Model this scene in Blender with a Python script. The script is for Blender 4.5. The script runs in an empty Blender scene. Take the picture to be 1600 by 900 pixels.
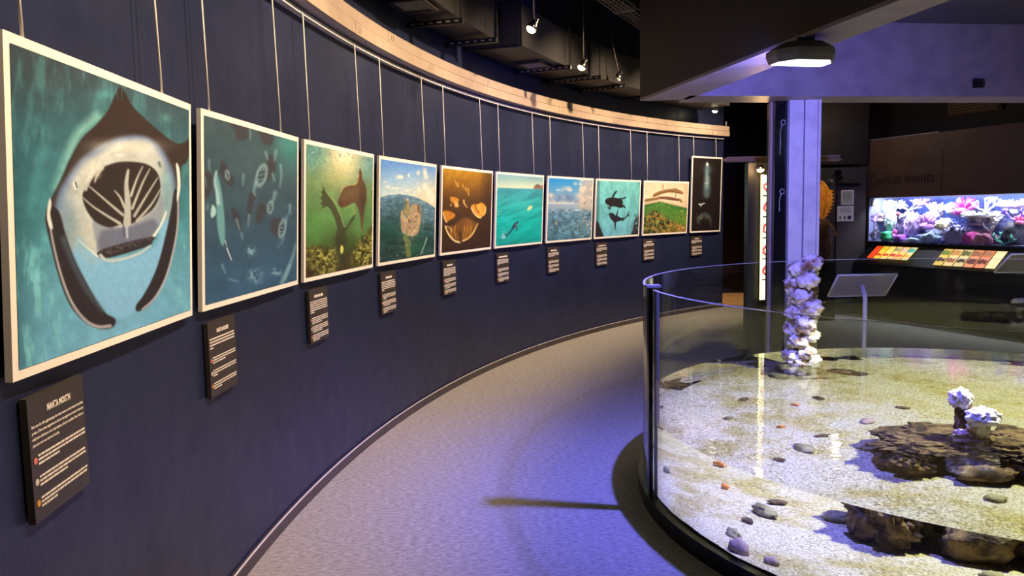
import bpy, bmesh, math, random
import numpy as np
from mathutils import Vector, Matrix, noise as mnoise

# ------------------------------------------------------------------ camera, world, lights, exposure
scn = bpy.context.scene
col = scn.collection
F_PX, EYE = 1210.0, 1.65
PITCH = math.atan(117.5 / F_PX)
ROLL = math.radians(1.1)
_fw = Vector((0, math.cos(PITCH), -math.sin(PITCH)))
_u0 = Vector((0, math.sin(PITCH), math.cos(PITCH)))
_r0 = Vector((1, 0, 0))
_rt = _r0 * math.cos(ROLL) - _u0 * math.sin(ROLL)
_up = _u0 * math.cos(ROLL) + _r0 * math.sin(ROLL)
cam_d = bpy.data.cameras.new('camera'); cam = bpy.data.objects.new('camera', cam_d); col.objects.link(cam)
m = Matrix.Identity(4)
for i in range(3):
    m[i][0], m[i][1], m[i][2] = _rt[i], _up[i], -_fw[i]
m[2][3] = EYE
cam.matrix_world = m
cam_d.sensor_width = 36.0; cam_d.lens = F_PX / 1600 * 36.0; cam_d.clip_start = 0.05; cam_d.clip_end = 100
scn.camera = cam

world = bpy.data.worlds.new('world'); scn.world = world; world.use_nodes = True
world.node_tree.nodes['Background'].inputs[0].default_value = (0.75, 0.72, 1.0, 1)
world.node_tree.nodes['Background'].inputs[1].default_value = 0.012

scn.view_settings.view_transform = 'Standard'
scn.view_settings.look = 'None'
scn.view_settings.gamma = 1.0
scn.view_settings.use_curve_mapping = False
scn.view_settings.exposure = 0.0
cy = scn.cycles
cy.use_denoising = True
cy.max_bounces = 9; cy.diffuse_bounces = 3; cy.glossy_bounces = 4; cy.transmission_bounces = 8; cy.transparent_max_bounces = 12
cy.sample_clamp_indirect = 4.0
cy.caustics_reflective = False; cy.caustics_refractive = True
cy.blur_glossy = 0.5

WARM = (1.0, 0.73, 0.46)
VIOLET = (0.17, 0.165, 1.0)
P_SPOT = 70.0        # picture spotlights
P_TRACK = 300.0      # ceiling track spots further out
P_LAMP = 75.0        # violet flood lamp on the beam
P_TANK = 1000.0       # white tank lamp further along, above the tank
WC = Vector((11.176, 3.15))   # centre of the curved wall
WR = 12.455                   # its radius
TC = Vector((2.75, 4.25)); TR = 2.0; ZW = 0.5; ZB = 0.08   # touch tank: centre, radius, water and bed level

def add_light(name, typ, loc, energy, color, target=None, **kw):
    d = bpy.data.lights.new(name, typ); o = bpy.data.objects.new(name, d); col.objects.link(o)
    o.location = loc; d.energy = energy; d.color = color
    for k, v in kw.items(): setattr(d, k, v)
    if target is not None:
        o.rotation_euler = (Vector(target) - Vector(loc)).to_track_quat('-Z', 'Y').to_euler()
    return o

# ------------------------------------------------------------------ helpers
def srgb(r, g, b):
    f = lambda c: (c / 255 / 12.92) if c / 255 <= 0.04045 else ((c / 255 + 0.055) / 1.055) ** 2.4
    return (f(r), f(g), f(b), 1.0)

def mat(name, color, rough=0.6, metal=0.0, spec=0.5, noise=None, bump=None, emit=None, trans=0.0, ior=1.45, coat=0.0):
    """principled material; noise=(scale, colour2, lo, hi[, detail]); bump=(scale, strength, distance)"""
    m = bpy.data.materials.new(name); m.use_nodes = True
    nt = m.node_tree; p = nt.nodes['Principled BSDF']
    c = tuple(color) if len(color) == 4 else tuple(color) + (1,)
    p.inputs['Base Color'].default_value = c
    p.inputs['Roughness'].default_value = rough; p.inputs['Metallic'].default_value = metal
    p.inputs['Specular IOR Level'].default_value = spec; p.inputs['IOR'].default_value = ior
    p.inputs['Transmission Weight'].default_value = trans
    p.inputs['Coat Weight'].default_value = coat
    tc = None
    if noise or bump:
        tc = nt.nodes.new('ShaderNodeTexCoord')
    if noise:
        n = nt.nodes.new('ShaderNodeTexNoise'); n.inputs['Scale'].default_value = noise[0]
        n.inputs['Detail'].default_value = noise[4] if len(noise) > 4 else 5
        nt.links.new(tc.outputs['Object'], n.inputs['Vector'])
        r = nt.nodes.new('ShaderNodeValToRGB')
        r.color_ramp.elements[0].position = noise[2]; r.color_ramp.elements[1].position = noise[3]
        r.color_ramp.elements[0].color = c
        c2 = noise[1]; r.color_ramp.elements[1].color = tuple(c2) if len(c2) == 4 else tuple(c2) + (1,)
        nt.links.new(n.outputs['Fac'], r.inputs['Fac']); nt.links.new(r.outputs['Color'], p.inputs['Base Color'])
    if bump:
        n = nt.nodes.new('ShaderNodeTexNoise'); n.inputs['Scale'].default_value = bump[0]; n.inputs['Detail'].default_value = 4
        nt.links.new(tc.outputs['Object'], n.inputs['Vector'])
        b = nt.nodes.new('ShaderNodeBump'); b.inputs['Strength'].default_value = bump[1]; b.inputs['Distance'].default_value = bump[2]
        nt.links.new(n.outputs['Fac'], b.inputs['Height']); nt.links.new(b.outputs['Normal'], p.inputs['Normal'])
    if emit:
        p.inputs['Emission Color'].default_value = tuple(emit[0][:3]) + (1,); p.inputs['Emission Strength'].default_value = emit[1]
    return m

class MB:
    """collects shapes for ONE mesh object"""
    def __init__(s): s.v = []; s.f = []; s.sm = []
    def add(s, vs, fs, smooth=False):
        o = len(s.v); s.v += [tuple(v) for v in vs]; s.f += [tuple(i + o for i in f) for f in fs]; s.sm += [smooth] * len(fs); return s
    def box(s, c, size, rot=None):
        x, y, z = (d / 2 for d in size)
        vs = [Vector(p) for p in ((-x, -y, -z), (x, -y, -z), (x, y, -z), (-x, y, -z), (-x, -y, z), (x, -y, z), (x, y, z), (-x, y, z))]
        if rot is not None: vs = [rot @ v for v in vs]
        return s.add([Vector(c) + v for v in vs], [(0, 3, 2, 1), (4, 5, 6, 7), (0, 1, 5, 4), (1, 2, 6, 5), (2, 3, 7, 6), (3, 0, 4, 7)])
    def hexa(s, p):   # 8 corners: 4 bottom, 4 top, same winding
        return s.add(p, [(0, 3, 2, 1), (4, 5, 6, 7), (0, 1, 5, 4), (1, 2, 6, 5), (2, 3, 7, 6), (3, 0, 4, 7)])
    def prism(s, pts, d):   # planar polygon pts (3D) extruded by vector d
        n = len(pts); P = [Vector(p) for p in pts]; d = Vector(d)
        return s.add(P + [p + d for p in P], [tuple(range(n - 1, -1, -1)), tuple(range(n, 2 * n))] + [(i, (i + 1) % n, n + (i + 1) % n, n + i) for i in range(n)])
    def tube(s, pts, r, n=8, caps=True):
        P = [Vector(p) for p in pts]; rs = r if isinstance(r, (list, tuple)) else [r] * len(P)
        vs = []; fs = []; ref = None
        for i, p in enumerate(P):
            t = (P[min(i + 1, len(P) - 1)] - P[max(i - 1, 0)]).normalized()
            if ref is None: ref = Vector((0, 0, 1)) if abs(t.z) < .9 else Vector((1, 0, 0))
            a = t.cross(ref).normalized(); b = a.cross(t).normalized(); ref = b
            for k in range(n):
                q = 2 * math.pi * k / n; vs.append(p + (a * math.cos(q) + b * math.sin(q)) * rs[i])
        for i in range(len(P) - 1):
            for k in range(n):
                fs.append((i * n + k, i * n + (k + 1) % n, (i + 1) * n + (k + 1) % n, (i + 1) * n + k))
        s.add(vs, fs, True)
        if caps:
            o = len(s.v) - len(vs)
            s.f += [tuple(o + k for k in range(n - 1, -1, -1)), tuple(o + (len(P) - 1) * n + k for k in range(n))]; s.sm += [False] * 2
        return s
    def lathe(s, prof, c=(0, 0, 0), axis='z', n=24, rot=None):   # prof: (r, h)
        vs = []; fs = []
        for r, h in prof:
            for k in range(n):
                q = 2 * math.pi * k / n; v = Vector((r * math.cos(q), r * math.sin(q), h))
                if rot is not None: v = rot @ v
                vs.append(Vector(c) + v)
        for i in range(len(prof) - 1):
            for k in range(n):
                fs.append((i * n + k, i * n + (k + 1) % n, (i + 1) * n + (k + 1) % n, (i + 1) * n + k))
        return s.add(vs, fs, True)
    def build(s, name, material, parent=None, bevel=0.0):
        me = bpy.data.meshes.new(name); me.from_pydata(s.v, [], s.f)
        me.polygons.foreach_set('use_smooth', s.sm); me.update()
        bm = bmesh.new(); bm.from_mesh(me); bmesh.ops.recalc_face_normals(bm, faces=bm.faces); bm.to_mesh(me); bm.free()
        return link(name, me, material, parent, bevel)

def link(name, me, material, parent=None, bevel=0.0):
    o = bpy.data.objects.new(name, me); col.objects.link(o)
    if material is not None:
        if not me.materials: me.materials.append(material)
    if parent is not None: o.parent = parent; o.matrix_parent_inverse = parent.matrix_basis.inverted()
    if bevel:
        b = o.modifiers.new('bevel', 'BEVEL'); b.width = bevel; b.segments = 2; b.limit_method = 'ANGLE'
    return o

def tag(o, label, cat=None, group=None, kind=None):
    o['label'] = label
    if cat: o['category'] = cat
    if group: o['group'] = group
    if kind: o['kind'] = kind
    return o

def thing(name, label, cat, loc=(0, 0, 0), group=None, rot=None):
    o = bpy.data.objects.new(name, None); col.objects.link(o); o.empty_display_size = 0.1
    o.location = loc
    if rot is not None: o.rotation_euler = rot
    return tag(o, label, cat, group)

def struct(o, label=None):
    o['kind'] = 'structure'
    if label: o['label'] = label
    return o

def wpt(th, r, z):   # point in the curved wall's polar frame (degrees)
    t = math.radians(th); return Vector((WC.x + r * math.cos(t), WC.y + r * math.sin(t), z))

def ring_band(mb, r0, r1, z0, z1, a0, a1, n, c=WC):
    """closed box-section band along an arc"""
    vs = []; fs = []
    for i in range(n + 1):
        t = math.radians(a0 + (a1 - a0) * i / n); ct, st = math.cos(t), math.sin(t)
        for r, z in ((r0, z0), (r1, z0), (r1, z1), (r0, z1)):
            vs.append((c.x + r * ct, c.y + r * st, z))
    full = abs(abs(a1 - a0) - 360) < 1e-6
    for i in range(n):
        for k in range(4):
            a = i * 4 + k; b = i * 4 + (k + 1) % 4
            fs.append((a, b, b + 4, a + 4))
    if not full: fs += [(0, 1, 2, 3), (n * 4 + 3, n * 4 + 2, n * 4 + 1, n * 4)]
    mb.add(vs, fs, False); return mb

def smooth_by_angle(o, deg=35):
    me = o.data
    me.polygons.foreach_set('use_smooth', [True] * len(me.polygons))
    try: me.set_sharp_from_angle(angle=math.radians(deg))
    except Exception: pass

_ico = {}
def ico(sub):
    if sub not in _ico:
        bm = bmesh.new(); bmesh.ops.create_icosphere(bm, subdivisions=sub, radius=1.0)
        bm.verts.ensure_lookup_table()
        _ico[sub] = ([v.co.copy() for v in bm.verts], [tuple(x.index for x in f.verts) for f in bm.faces]); bm.free()
    return _ico[sub]

def lump(mb, c, size, seed, amp=.35, freq=1.6, sub=3, ridge=0.0, rot=0.0, flat=None, fine=0.12):
    """noise-displaced boulder / coral lump"""
    vs, fs = ico(sub); off = Vector((seed * 7.31, seed * 3.17, seed * 1.93)); out = []
    cr, sr = math.cos(rot), math.sin(rot)
    for v in vs:
        n = mnoise.noise(v * freq + off) * amp + mnoise.noise(v * freq * 2.3 + off) * amp * .5 + mnoise.noise(v * freq * 5.1 + off) * fine
        if ridge: n += ridge * (1 - abs(mnoise.noise(v * freq * 2.6 + off * 1.7)) * 3.0)
        p = v * (1 + n)
        p = Vector((p.x * size[0], p.y * size[1], p.z * size[2]))
        if flat is not None and p.z < flat: p.z = flat + (p.z - flat) * .15
        p = Vector((p.x * cr - p.y * sr, p.x * sr + p.y * cr, p.z))
        out.append(Vector(c) + p)
    mb.add(out, fs, True); return mb

def text_mesh(body, size, ext=0.0, align='LEFT', bold=0.0):
    cu = bpy.data.curves.new('lettering', 'FONT'); cu.body = body; cu.size = size; cu.extrude = ext; cu.align_x = align; cu.resolution_u = 3; cu.offset = bold
    o = bpy.data.objects.new('lettering', cu); col.objects.link(o)
    dg = bpy.context.evaluated_depsgraph_get(); me = bpy.data.meshes.new_from_object(o.evaluated_get(dg))
    bpy.data.objects.remove(o); bpy.data.curves.remove(cu)
    return me

# ------------------------------------------------------------------ materials
M = {}
M['cream'] = mat('cream_plastic', srgb(178, 158, 140), .5, noise=(6, srgb(166, 146, 130), .4, .75))
M['white_card'] = mat('white_board', srgb(246, 240, 232), .55)
M['rod'] = mat('white_rod', srgb(240, 232, 222), .35)
M['plate'] = mat('charcoal_plate', srgb(62, 56, 54), .45, noise=(30, srgb(54, 48, 47), .3, .7))
M['ink'] = mat('white_lettering', srgb(235, 226, 220), .6)
M['black'] = mat('black_paint', srgb(20, 19, 21), .45, noise=(12, srgb(30, 28, 30), .4, .7))
M['black_gloss'] = mat('black_gloss', srgb(12, 12, 14), .25)
M['duct'] = mat('black_duct_metal', srgb(42, 39, 39), .5, noise=(3, srgb(32, 30, 31), .3, .7), bump=(40, .15, .01))
M['duct_dark'] = mat('duct_flange_metal', srgb(26, 25, 27), .5)
M['slot'] = mat('pale_slot', srgb(150, 146, 142), .5)
M['metal'] = mat('galvanised_wire', srgb(150, 138, 128), .4, metal=.6)
M['chrome'] = mat('chrome', srgb(205, 203, 200), .18, metal=1.0)
M['white_metal'] = mat('white_lacquer', srgb(212, 208, 212), .4, noise=(9, srgb(194, 190, 198), .45, .7), bump=(60, .08, .004))
M['grey_metal'] = mat('grey_lacquer', srgb(128, 124, 132), .4)
M['brown_wall'] = mat('brown_panel', srgb(92, 66, 48), .62, noise=(5, srgb(78, 56, 42), .35, .7))
M['dark_wall'] = mat('dark_wall_paint', srgb(42, 34, 34), .7, noise=(4, srgb(32, 27, 28), .3, .7))
M['dark_grey'] = mat('dark_grey_panel', srgb(66, 64, 64), .55)
M['ceiling'] = mat('ceiling_black', srgb(14, 13, 15), .85)
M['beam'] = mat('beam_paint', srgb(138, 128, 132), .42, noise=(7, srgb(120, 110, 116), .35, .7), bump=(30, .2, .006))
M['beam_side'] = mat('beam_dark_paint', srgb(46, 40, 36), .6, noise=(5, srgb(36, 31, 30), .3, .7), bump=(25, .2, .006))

# carpet: fine short pile with soft streaks across the room
def carpet_mat():
    m = bpy.data.materials.new('grey_carpet'); m.use_nodes = True; nt = m.node_tree; p = nt.nodes['Principled BSDF']
    tc = nt.nodes.new('ShaderNodeTexCoord'); mp = nt.nodes.new('ShaderNodeMapping'); mp.inputs['Scale'].default_value = (1.0, 2.6, 1)
    nt.links.new(tc.outputs['Object'], mp.inputs['Vector'])
    n1 = nt.nodes.new('ShaderNodeTexNoise'); n1.inputs['Scale'].default_value = 26; n1.inputs['Detail'].default_value = 9; n1.inputs['Roughness'].default_value = .78
    nt.links.new(mp.outputs['Vector'], n1.inputs['Vector'])
    r = nt.nodes.new('ShaderNodeValToRGB'); r.color_ramp.elements[0].position = .3; r.color_ramp.elements[1].position = .7
    r.color_ramp.elements[0].color = srgb(104, 101, 96); r.color_ramp.elements[1].color = srgb(192, 188, 180)
    nt.links.new(n1.outputs['Fac'], r.inputs['Fac']); nt.links.new(r.outputs['Color'], p.inputs['Base Color'])
    n2 = nt.nodes.new('ShaderNodeTexNoise'); n2.inputs['Scale'].default_value = 220; n2.inputs['Detail'].default_value = 3
    nt.links.new(mp.outputs['Vector'], n2.inputs['Vector'])
    b = nt.nodes.new('ShaderNodeBump'); b.inputs['Strength'].default_value = .5; b.inputs['Distance'].default_value = .006
    nt.links.new(n2.outputs['Fac'], b.inputs['Height']); nt.links.new(b.outputs['Normal'], p.inputs['Normal'])
    p.inputs['Roughness'].default_value = .95; p.inputs['Specular IOR Level'].default_value = .15
    return m
M['carpet'] = carpet_mat()

def navy_mat():
    m = bpy.data.materials.new('navy_gloss_paint'); m.use_nodes = True; nt = m.node_tree; p = nt.nodes['Principled BSDF']
    tc = nt.nodes.new('ShaderNodeTexCoord')
    n1 = nt.nodes.new('ShaderNodeTexNoise'); n1.inputs['Scale'].default_value = 2.2; n1.inputs['Detail'].default_value = 6
    nt.links.new(tc.outputs['Object'], n1.inputs['Vector'])
    r = nt.nodes.new('ShaderNodeValToRGB'); r.color_ramp.elements[0].position = .3; r.color_ramp.elements[1].position = .72
    r.color_ramp.elements[0].color = srgb(27, 34, 62); r.color_ramp.elements[1].color = srgb(33, 40, 71)
    nt.links.new(n1.outputs['Fac'], r.inputs['Fac']); nt.links.new(r.outputs['Color'], p.inputs['Base Color'])
    # roller texture and uneven gloss
    n2 = nt.nodes.new('ShaderNodeTexNoise'); n2.inputs['Scale'].default_value = 130; n2.inputs['Detail'].default_value = 3
    n3 = nt.nodes.new('ShaderNodeTexNoise'); n3.inputs['Scale'].default_value = 6; n3.inputs['Detail'].default_value = 5
    ml = nt.nodes.new('ShaderNodeMath'); ml.operation = 'MULTIPLY_ADD'; ml.inputs[1].default_value = 6.0
    for n in (n2, n3): nt.links.new(tc.outputs['Object'], n.inputs['Vector'])
    nt.links.new(n3.outputs['Fac'], ml.inputs[0]); nt.links.new(n2.outputs['Fac'], ml.inputs[2])
    b = nt.nodes.new('ShaderNodeBump'); b.inputs['Strength'].default_value = .22; b.inputs['Distance'].default_value = .004
    nt.links.new(ml.outputs[0], b.inputs['Height']); nt.links.new(b.outputs['Normal'], p.inputs['Normal'])
    r2 = nt.nodes.new('ShaderNodeMapRange'); r2.inputs[3].default_value = .26; r2.inputs[4].default_value = .5
    nt.links.new(n3.outputs['Fac'], r2.inputs[0]); nt.links.new(r2.outputs[0], p.inputs['Roughness'])
    p.inputs['Specular IOR Level'].default_value = .42
    return m
M['navy'] = navy_mat()

def glass_mat(name, tint=(1, 1, 1), refl=1.0):
    """clear sheet glass: sees straight through, mirrors at grazing angles"""
    m = bpy.data.materials.new(name); m.use_nodes = True; nt = m.node_tree
    for n in list(nt.nodes):
        if n.type == 'BSDF_PRINCIPLED': nt.nodes.remove(n)
    out = [n for n in nt.nodes if n.type == 'OUTPUT_MATERIAL'][0]
    t = nt.nodes.new('ShaderNodeBsdfTransparent'); t.inputs[0].default_value = tuple(tint) + (1,)
    g = nt.nodes.new('ShaderNodeBsdfGlossy'); g.inputs['Roughness'].default_value = 0.0
    lw = nt.nodes.new('ShaderNodeLayerWeight'); lw.inputs[0].default_value = .5
    pw = nt.nodes.new('ShaderNodeMath'); pw.operation = 'POWER'; pw.inputs[1].default_value = 5
    ma = nt.nodes.new('ShaderNodeMath'); ma.operation = 'MULTIPLY_ADD'; ma.inputs[1].default_value = .9 * refl; ma.inputs[2].default_value = .045 * refl
    nt.links.new(lw.outputs['Facing'], pw.inputs[0]); nt.links.new(pw.outputs[0], ma.inputs[0])
    mx = nt.nodes.new('ShaderNodeMixShader')
    nt.links.new(ma.outputs[0], mx.inputs[0]); nt.links.new(t.outputs[0], mx.inputs[1]); nt.links.new(g.outputs[0], mx.inputs[2])
    nt.links.new(mx.outputs[0], out.inputs['Surface'])
    return m
M['glass'] = glass_mat('clear_glass', (.97, .985, .98))

def water_mat():
    m = bpy.data.materials.new('clear_water'); m.use_nodes = True; nt = m.node_tree; p = nt.nodes['Principled BSDF']
    p.inputs['Base Color'].default_value = (.95, 1.0, .965, 1); p.inputs['Roughness'].default_value = 0.0
    p.inputs['IOR'].default_value = 1.333; p.inputs['Transmission Weight'].default_value = 1.0
    tc = nt.nodes.new('ShaderNodeTexCoord'); n = nt.nodes.new('ShaderNodeTexNoise'); n.inputs['Scale'].default_value = 9; n.inputs['Detail'].default_value = 3
    mp = nt.nodes.new('ShaderNodeMapping'); mp.inputs['Scale'].default_value = (1, 1.6, 0)
    nt.links.new(tc.outputs['Object'], mp.inputs['Vector']); nt.links.new(mp.outputs['Vector'], n.inputs['Vector'])
    b = nt.nodes.new('ShaderNodeBump'); b.inputs['Strength'].default_value = .10; b.inputs['Distance'].default_value = .012
    nt.links.new(n.outputs['Fac'], b.inputs['Height']); nt.links.new(b.outputs['Normal'], p.inputs['Normal'])
    return m
M['water'] = water_mat()

def sand_mat():
    m = bpy.data.materials.new('coral_gravel'); m.use_nodes = True; nt = m.node_tree; p = nt.nodes['Principled BSDF']
    tc = nt.nodes.new('ShaderNodeTexCoord')
    v = nt.nodes.new('ShaderNodeTexVoronoi'); v.inputs['Scale'].default_value = 85
    n = nt.nodes.new('ShaderNodeTexNoise'); n.inputs['Scale'].default_value = 3.2; n.inputs['Detail'].default_value = 7; n.inputs['Roughness'].default_value = .65
    n3 = nt.nodes.new('ShaderNodeTexNoise'); n3.inputs['Scale'].default_value = 75; n3.inputs['Detail'].default_value = 4; n3.inputs['Roughness'].default_value = .7
    for q in (v, n, n3): nt.links.new(tc.outputs['Object'], q.inputs['Vector'])
    r = nt.nodes.new('ShaderNodeValToRGB'); r.color_ramp.elements[0].position = .33; r.color_ramp.elements[1].position = .62
    r.color_ramp.elements[0].color = srgb(118, 106, 74); r.color_ramp.elements[1].color = srgb(242, 232, 196)
    nt.links.new(n3.outputs['Fac'], r.inputs['Fac'])
    r2 = nt.nodes.new('ShaderNodeValToRGB'); r2.color_ramp.elements[0].position = .46; r2.color_ramp.elements[1].position = .62
    r2.color_ramp.elements[0].color = (1, 1, 1, 1); r2.color_ramp.elements[1].color = srgb(196, 184, 92)
    nt.links.new(n.outputs['Fac'], r2.inputs['Fac'])
    mx = nt.nodes.new('ShaderNodeMix'); mx.data_type = 'RGBA'; mx.blend_type = 'MULTIPLY'; mx.inputs['Factor'].default_value = .75
    nt.links.new(r.outputs['Color'], mx.inputs['A']); nt.links.new(r2.outputs['Color'], mx.inputs['B'])
    nt.links.new(mx.outputs['Result'], p.inputs['Base Color'])
    b = nt.nodes.new('ShaderNodeBump'); b.inputs['Strength'].default_value = .7; b.inputs['Distance'].default_value = .008
    nt.links.new(v.outputs['Distance'], b.inputs['Height']); nt.links.new(b.outputs['Normal'], p.inputs['Normal'])
    p.inputs['Roughness'].default_value = .9; p.inputs['Specular IOR Level'].default_value = .2
    return m
M['sand'] = sand_mat()
M['reef'] = mat('brown_reef_rock', srgb(132, 106, 70), .85, noise=(14, srgb(58, 44, 32), .40, .62, 9), bump=(45, .9, .02))
M['crust'] = mat('white_crusted_rock', srgb(232, 222, 222), .8, noise=(11, srgb(136, 106, 78), .46, .62), bump=(45, .6, .012))
M['lav'] = mat('pale_lavender_coral', srgb(222, 216, 236), .75, noise=(16, srgb(180, 164, 190), .55, .75), bump=(60, .4, .008))
M['algae'] = mat('olive_algae_stone', srgb(164, 154, 110), .85, noise=(22, srgb(104, 98, 66), .4, .65), bump=(50, .4, .008))
M['pinkstone'] = mat('mauve_stone', srgb(188, 160, 156), .8, noise=(24, srgb(150, 122, 122), .4, .7), bump=(60, .4, .006))
M['orange_shell'] = mat('orange_shell', srgb(214, 132, 52), .6)

# ================================================================== THE SETTING
struct(MB().box((3, 7, -.05), (20, 24, .1)).build('floor', M['carpet']), 'grey speckled carpet floor')
struct(MB().box((3, 7, 4.5), (20, 24, .1)).build('ceiling', M['ceiling']), 'black high ceiling')

w = ring_band(MB(), WR, WR + .15, 0, 4.45, 127.75, 205, 160).build('wall_left', M['navy']); smooth_by_angle(w, 30)
struct(w, 'long curved navy blue painted wall')
bb = ring_band(MB(), WR - .022, WR + .002, 0, .062, 127.75, 205, 160).build('baseboard_left', mat('dark_skirting', srgb(74, 66, 64), .4, noise=(5, srgb(58, 52, 52), .4, .7))); smooth_by_angle(bb, 30)
struct(bb, 'low dark skirting strip along the curved wall')
cap = ring_band(MB(), WR - .024, WR - .016, .062, .067, 127.75, 205, 160).build('skirting_bead', mat('pale_bead', srgb(214, 208, 204), .4), bb)
wb = MB().box((6.0, 15.2, 2.2), (9.0, .15, 4.4)).build('wall_back', M['dark_wall']); struct(wb, 'dark brown far wall behind the exhibition')
fl2 = MB().box((4.3, 14.1, .004), (2.4, 2.0, .008)).build('floor_2', mat('tan_floor', srgb(186, 150, 112), .5, noise=(4, srgb(160, 124, 90), .3, .7))); struct(fl2, 'tan floor of the passage beyond the curved wall')
struct(MB().box((3, -3.6, 2.2), (20, .15, 4.4)).build('wall_front', M['dark_wall']), 'dark wall behind the viewer')
struct(MB().box((11.2, 5.5, 2.2), (.15, 20, 4.4)).build('wall_side', M['dark_wall']), 'dark wall at the far side of the hall')

# slanted soffit beam on the left of the tank canopy (dark side, grey underside)
def lbeam(z0, z1, inset=0.0):
    L0, L1 = (1.03, 6.17), (2.13, 1.0); R0, R1 = (1.395, 6.12), (2.24, 1.0)
    P = [L0, R0, R1, L1]
    return MB().hexa([(x, y, z0) for x, y in P] + [(x, y, z1) for x, y in P])
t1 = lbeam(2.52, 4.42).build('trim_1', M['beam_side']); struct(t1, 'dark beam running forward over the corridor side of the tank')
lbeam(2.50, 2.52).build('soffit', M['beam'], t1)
# rear beam crossing behind the tank
def ybeam(x): return 6.02 + .144 * (x - 1.98)
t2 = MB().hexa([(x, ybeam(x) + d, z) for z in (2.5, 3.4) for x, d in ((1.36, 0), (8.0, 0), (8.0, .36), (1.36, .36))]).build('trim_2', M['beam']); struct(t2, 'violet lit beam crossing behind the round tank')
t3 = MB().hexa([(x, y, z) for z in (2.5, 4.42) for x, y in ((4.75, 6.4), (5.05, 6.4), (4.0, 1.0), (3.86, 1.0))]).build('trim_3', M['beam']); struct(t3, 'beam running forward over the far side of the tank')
cn = MB().hexa([(x, y, z) for z in (3.06, 3.2) for x, y in ((1.3, 6.0), (4.9, 6.4), (3.95, 1.0), (2.2, 1.0))]).build('ceiling_2', mat('canopy_paint', srgb(60, 56, 74), .6)); struct(cn, 'dark canopy ceiling between the beams over the tank')

# brown wall with the coral aquarium let into it
A0 = Vector((5.48, 11.97)); DU = Vector((.33984, -.94048)); NN = Vector((-.94048, -.33984))   # along the wall, out of the wall
def wp(u, z, out=0.0): p = A0 + DU * u + NN * out; return Vector((p.x, p.y, z))
def wbox(mb, u0, u1, z0, z1, o0, o1):
    return mb.hexa([wp(u0, z0, o1), wp(u1, z0, o1), wp(u1, z0, o0), wp(u0, z0, o0), wp(u0, z1, o1), wp(u1, z1, o1), wp(u1, z1, o0), wp(u0, z1, o0)])
AQ0, AQ1, AZ0, AZ1, AD = .03, 3.7, 1.10, 1.77, .6
wr = MB()
wbox(wr, -.15, AQ0, 0, 2.64, -AD, 0); wbox(wr, AQ1, 6.2, 0, 2.64, -AD, 0); wbox(wr, AQ0, AQ1, AZ1, 2.64, -AD, 0); wbox(wr, AQ0, AQ1, 0, AZ0, -AD, 0)
wr = wr.build('wall_right', M['brown_wall']); struct(wr, 'brown panelled wall around the coral aquarium')
wbox(MB(), 1.325, 1.333, 1.80, 2.40, 0, .004).build('panel_joint', M['black'], wr)
wbox(MB(), -.05, 1.25, 2.64, 2.652, -.03, .0).build('edge_strip', M['grey_metal'], wr)
wu = wbox(MB(), -1.2, 6.2, 2.3, 4.44, -AD - .35, -AD - .2).build('wall_right_upper', M['dark_wall']); struct(wu, 'dark upper wall above the brown panels')
# raised lettering
me = text_mesh('Coraux vivants', .23, .006)
lt = link('lettering', me, mat('brown_lettering', srgb(70, 48, 36), .6), wr)
R3 = Matrix((( DU.x, 0, NN.x), (DU.y, 0, NN.y), (0, 1, 0))).to_4x4()
def flat_on_wall(o, u, z, out): o.matrix_world = Matrix.Translation(wp(u, z, out)) @ R3
lt.parent = None; flat_on_wall(lt, .05, 1.965, .004)
mw = lt.matrix_world.copy(); lt.parent = wr; lt.matrix_world = mw
_w = max(v.co.x for v in me.vertices)
for v in me.vertices: v.co.x *= 1.15 / _w

# service door in the dark corner beside the aquarium wall
dr = MB().box((4.95, 11.91, 1.12), (.95, .06, 2.24)).build('door_1', M['dark_grey']); struct(dr, 'dark grey service door beside the brown wall')
MB().box((4.97, 11.875, 1.1), (.012, .02, 2.2)).build('door_seam', M['black_gloss'], dr)
MB().box((5.16, 11.865, 1.975), (.3, .04, .045)).build('door_closer', M['black_gloss'], dr)
lw = MB().box((4.75, 12.0, 3.34), (1.4, .2, 2.1)).build('wall_corner', M['dark_wall']); struct(lw, 'dark wall above the service door')
# partition the light box hangs on
pt = MB().box((2.69, 7.86, 1.05), (.62, .12, 2.1)).build('wall_partition', M['black']); struct(pt, 'dark partition behind the column')

# ================================================================== LIGHT FIXTURES
def flood(name, loc, ang, label, emit, power, color, aim_spot=None):
    """flat hexagonal flood lamp hung under a beam"""
    t = thing(name, label, 'lamp', loc)
    R = Matrix.Rotation(ang, 3, 'Z')
    def pts(pr, z): return [Vector(loc) + R @ Vector((x, y, z)) for x, y in pr]
    hexo = [(-.165, -.03), (-.10, -.115), (.10, -.115), (.165, -.03), (.165, .07), (-.165, .07)]
    low = [(x * .92, y * .92) for x, y in hexo]; top = [(x * .62, y * .62) for x, y in hexo]
    b = MB()
    rings = [pts(low, .0), pts(hexo, .035), pts(hexo, .06), pts(top, .10)]
    vs = [v for r in rings for v in r]; fs = [(k * 6 + i, k * 6 + (i + 1) % 6, (k + 1) * 6 + (i + 1) % 6, (k + 1) * 6 + i) for k in range(3) for i in range(6)]
    fs += [tuple(range(18, 24))]
    b.add(vs, fs); b.build('housing', M['grey_metal'], t)
    MB().prism(pts([(x * .86, y * .86) for x, y in hexo], .004), (0, 0, -.006)).build('lens', emit, t)
    MB().box(Vector(loc) + Vector((0, 0, .11)), (.10, .05, .03), R.to_3x3()).build('bracket', M['grey_metal'], t)
    MB().tube([Vector(loc) + R @ Vector(p) for p in ((.14, .05, .05), (.20, .08, .02), (.22, .08, .06), (.20, .08, .118))], .006).build('cable', M['grey_metal'], t)
    return t
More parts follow.
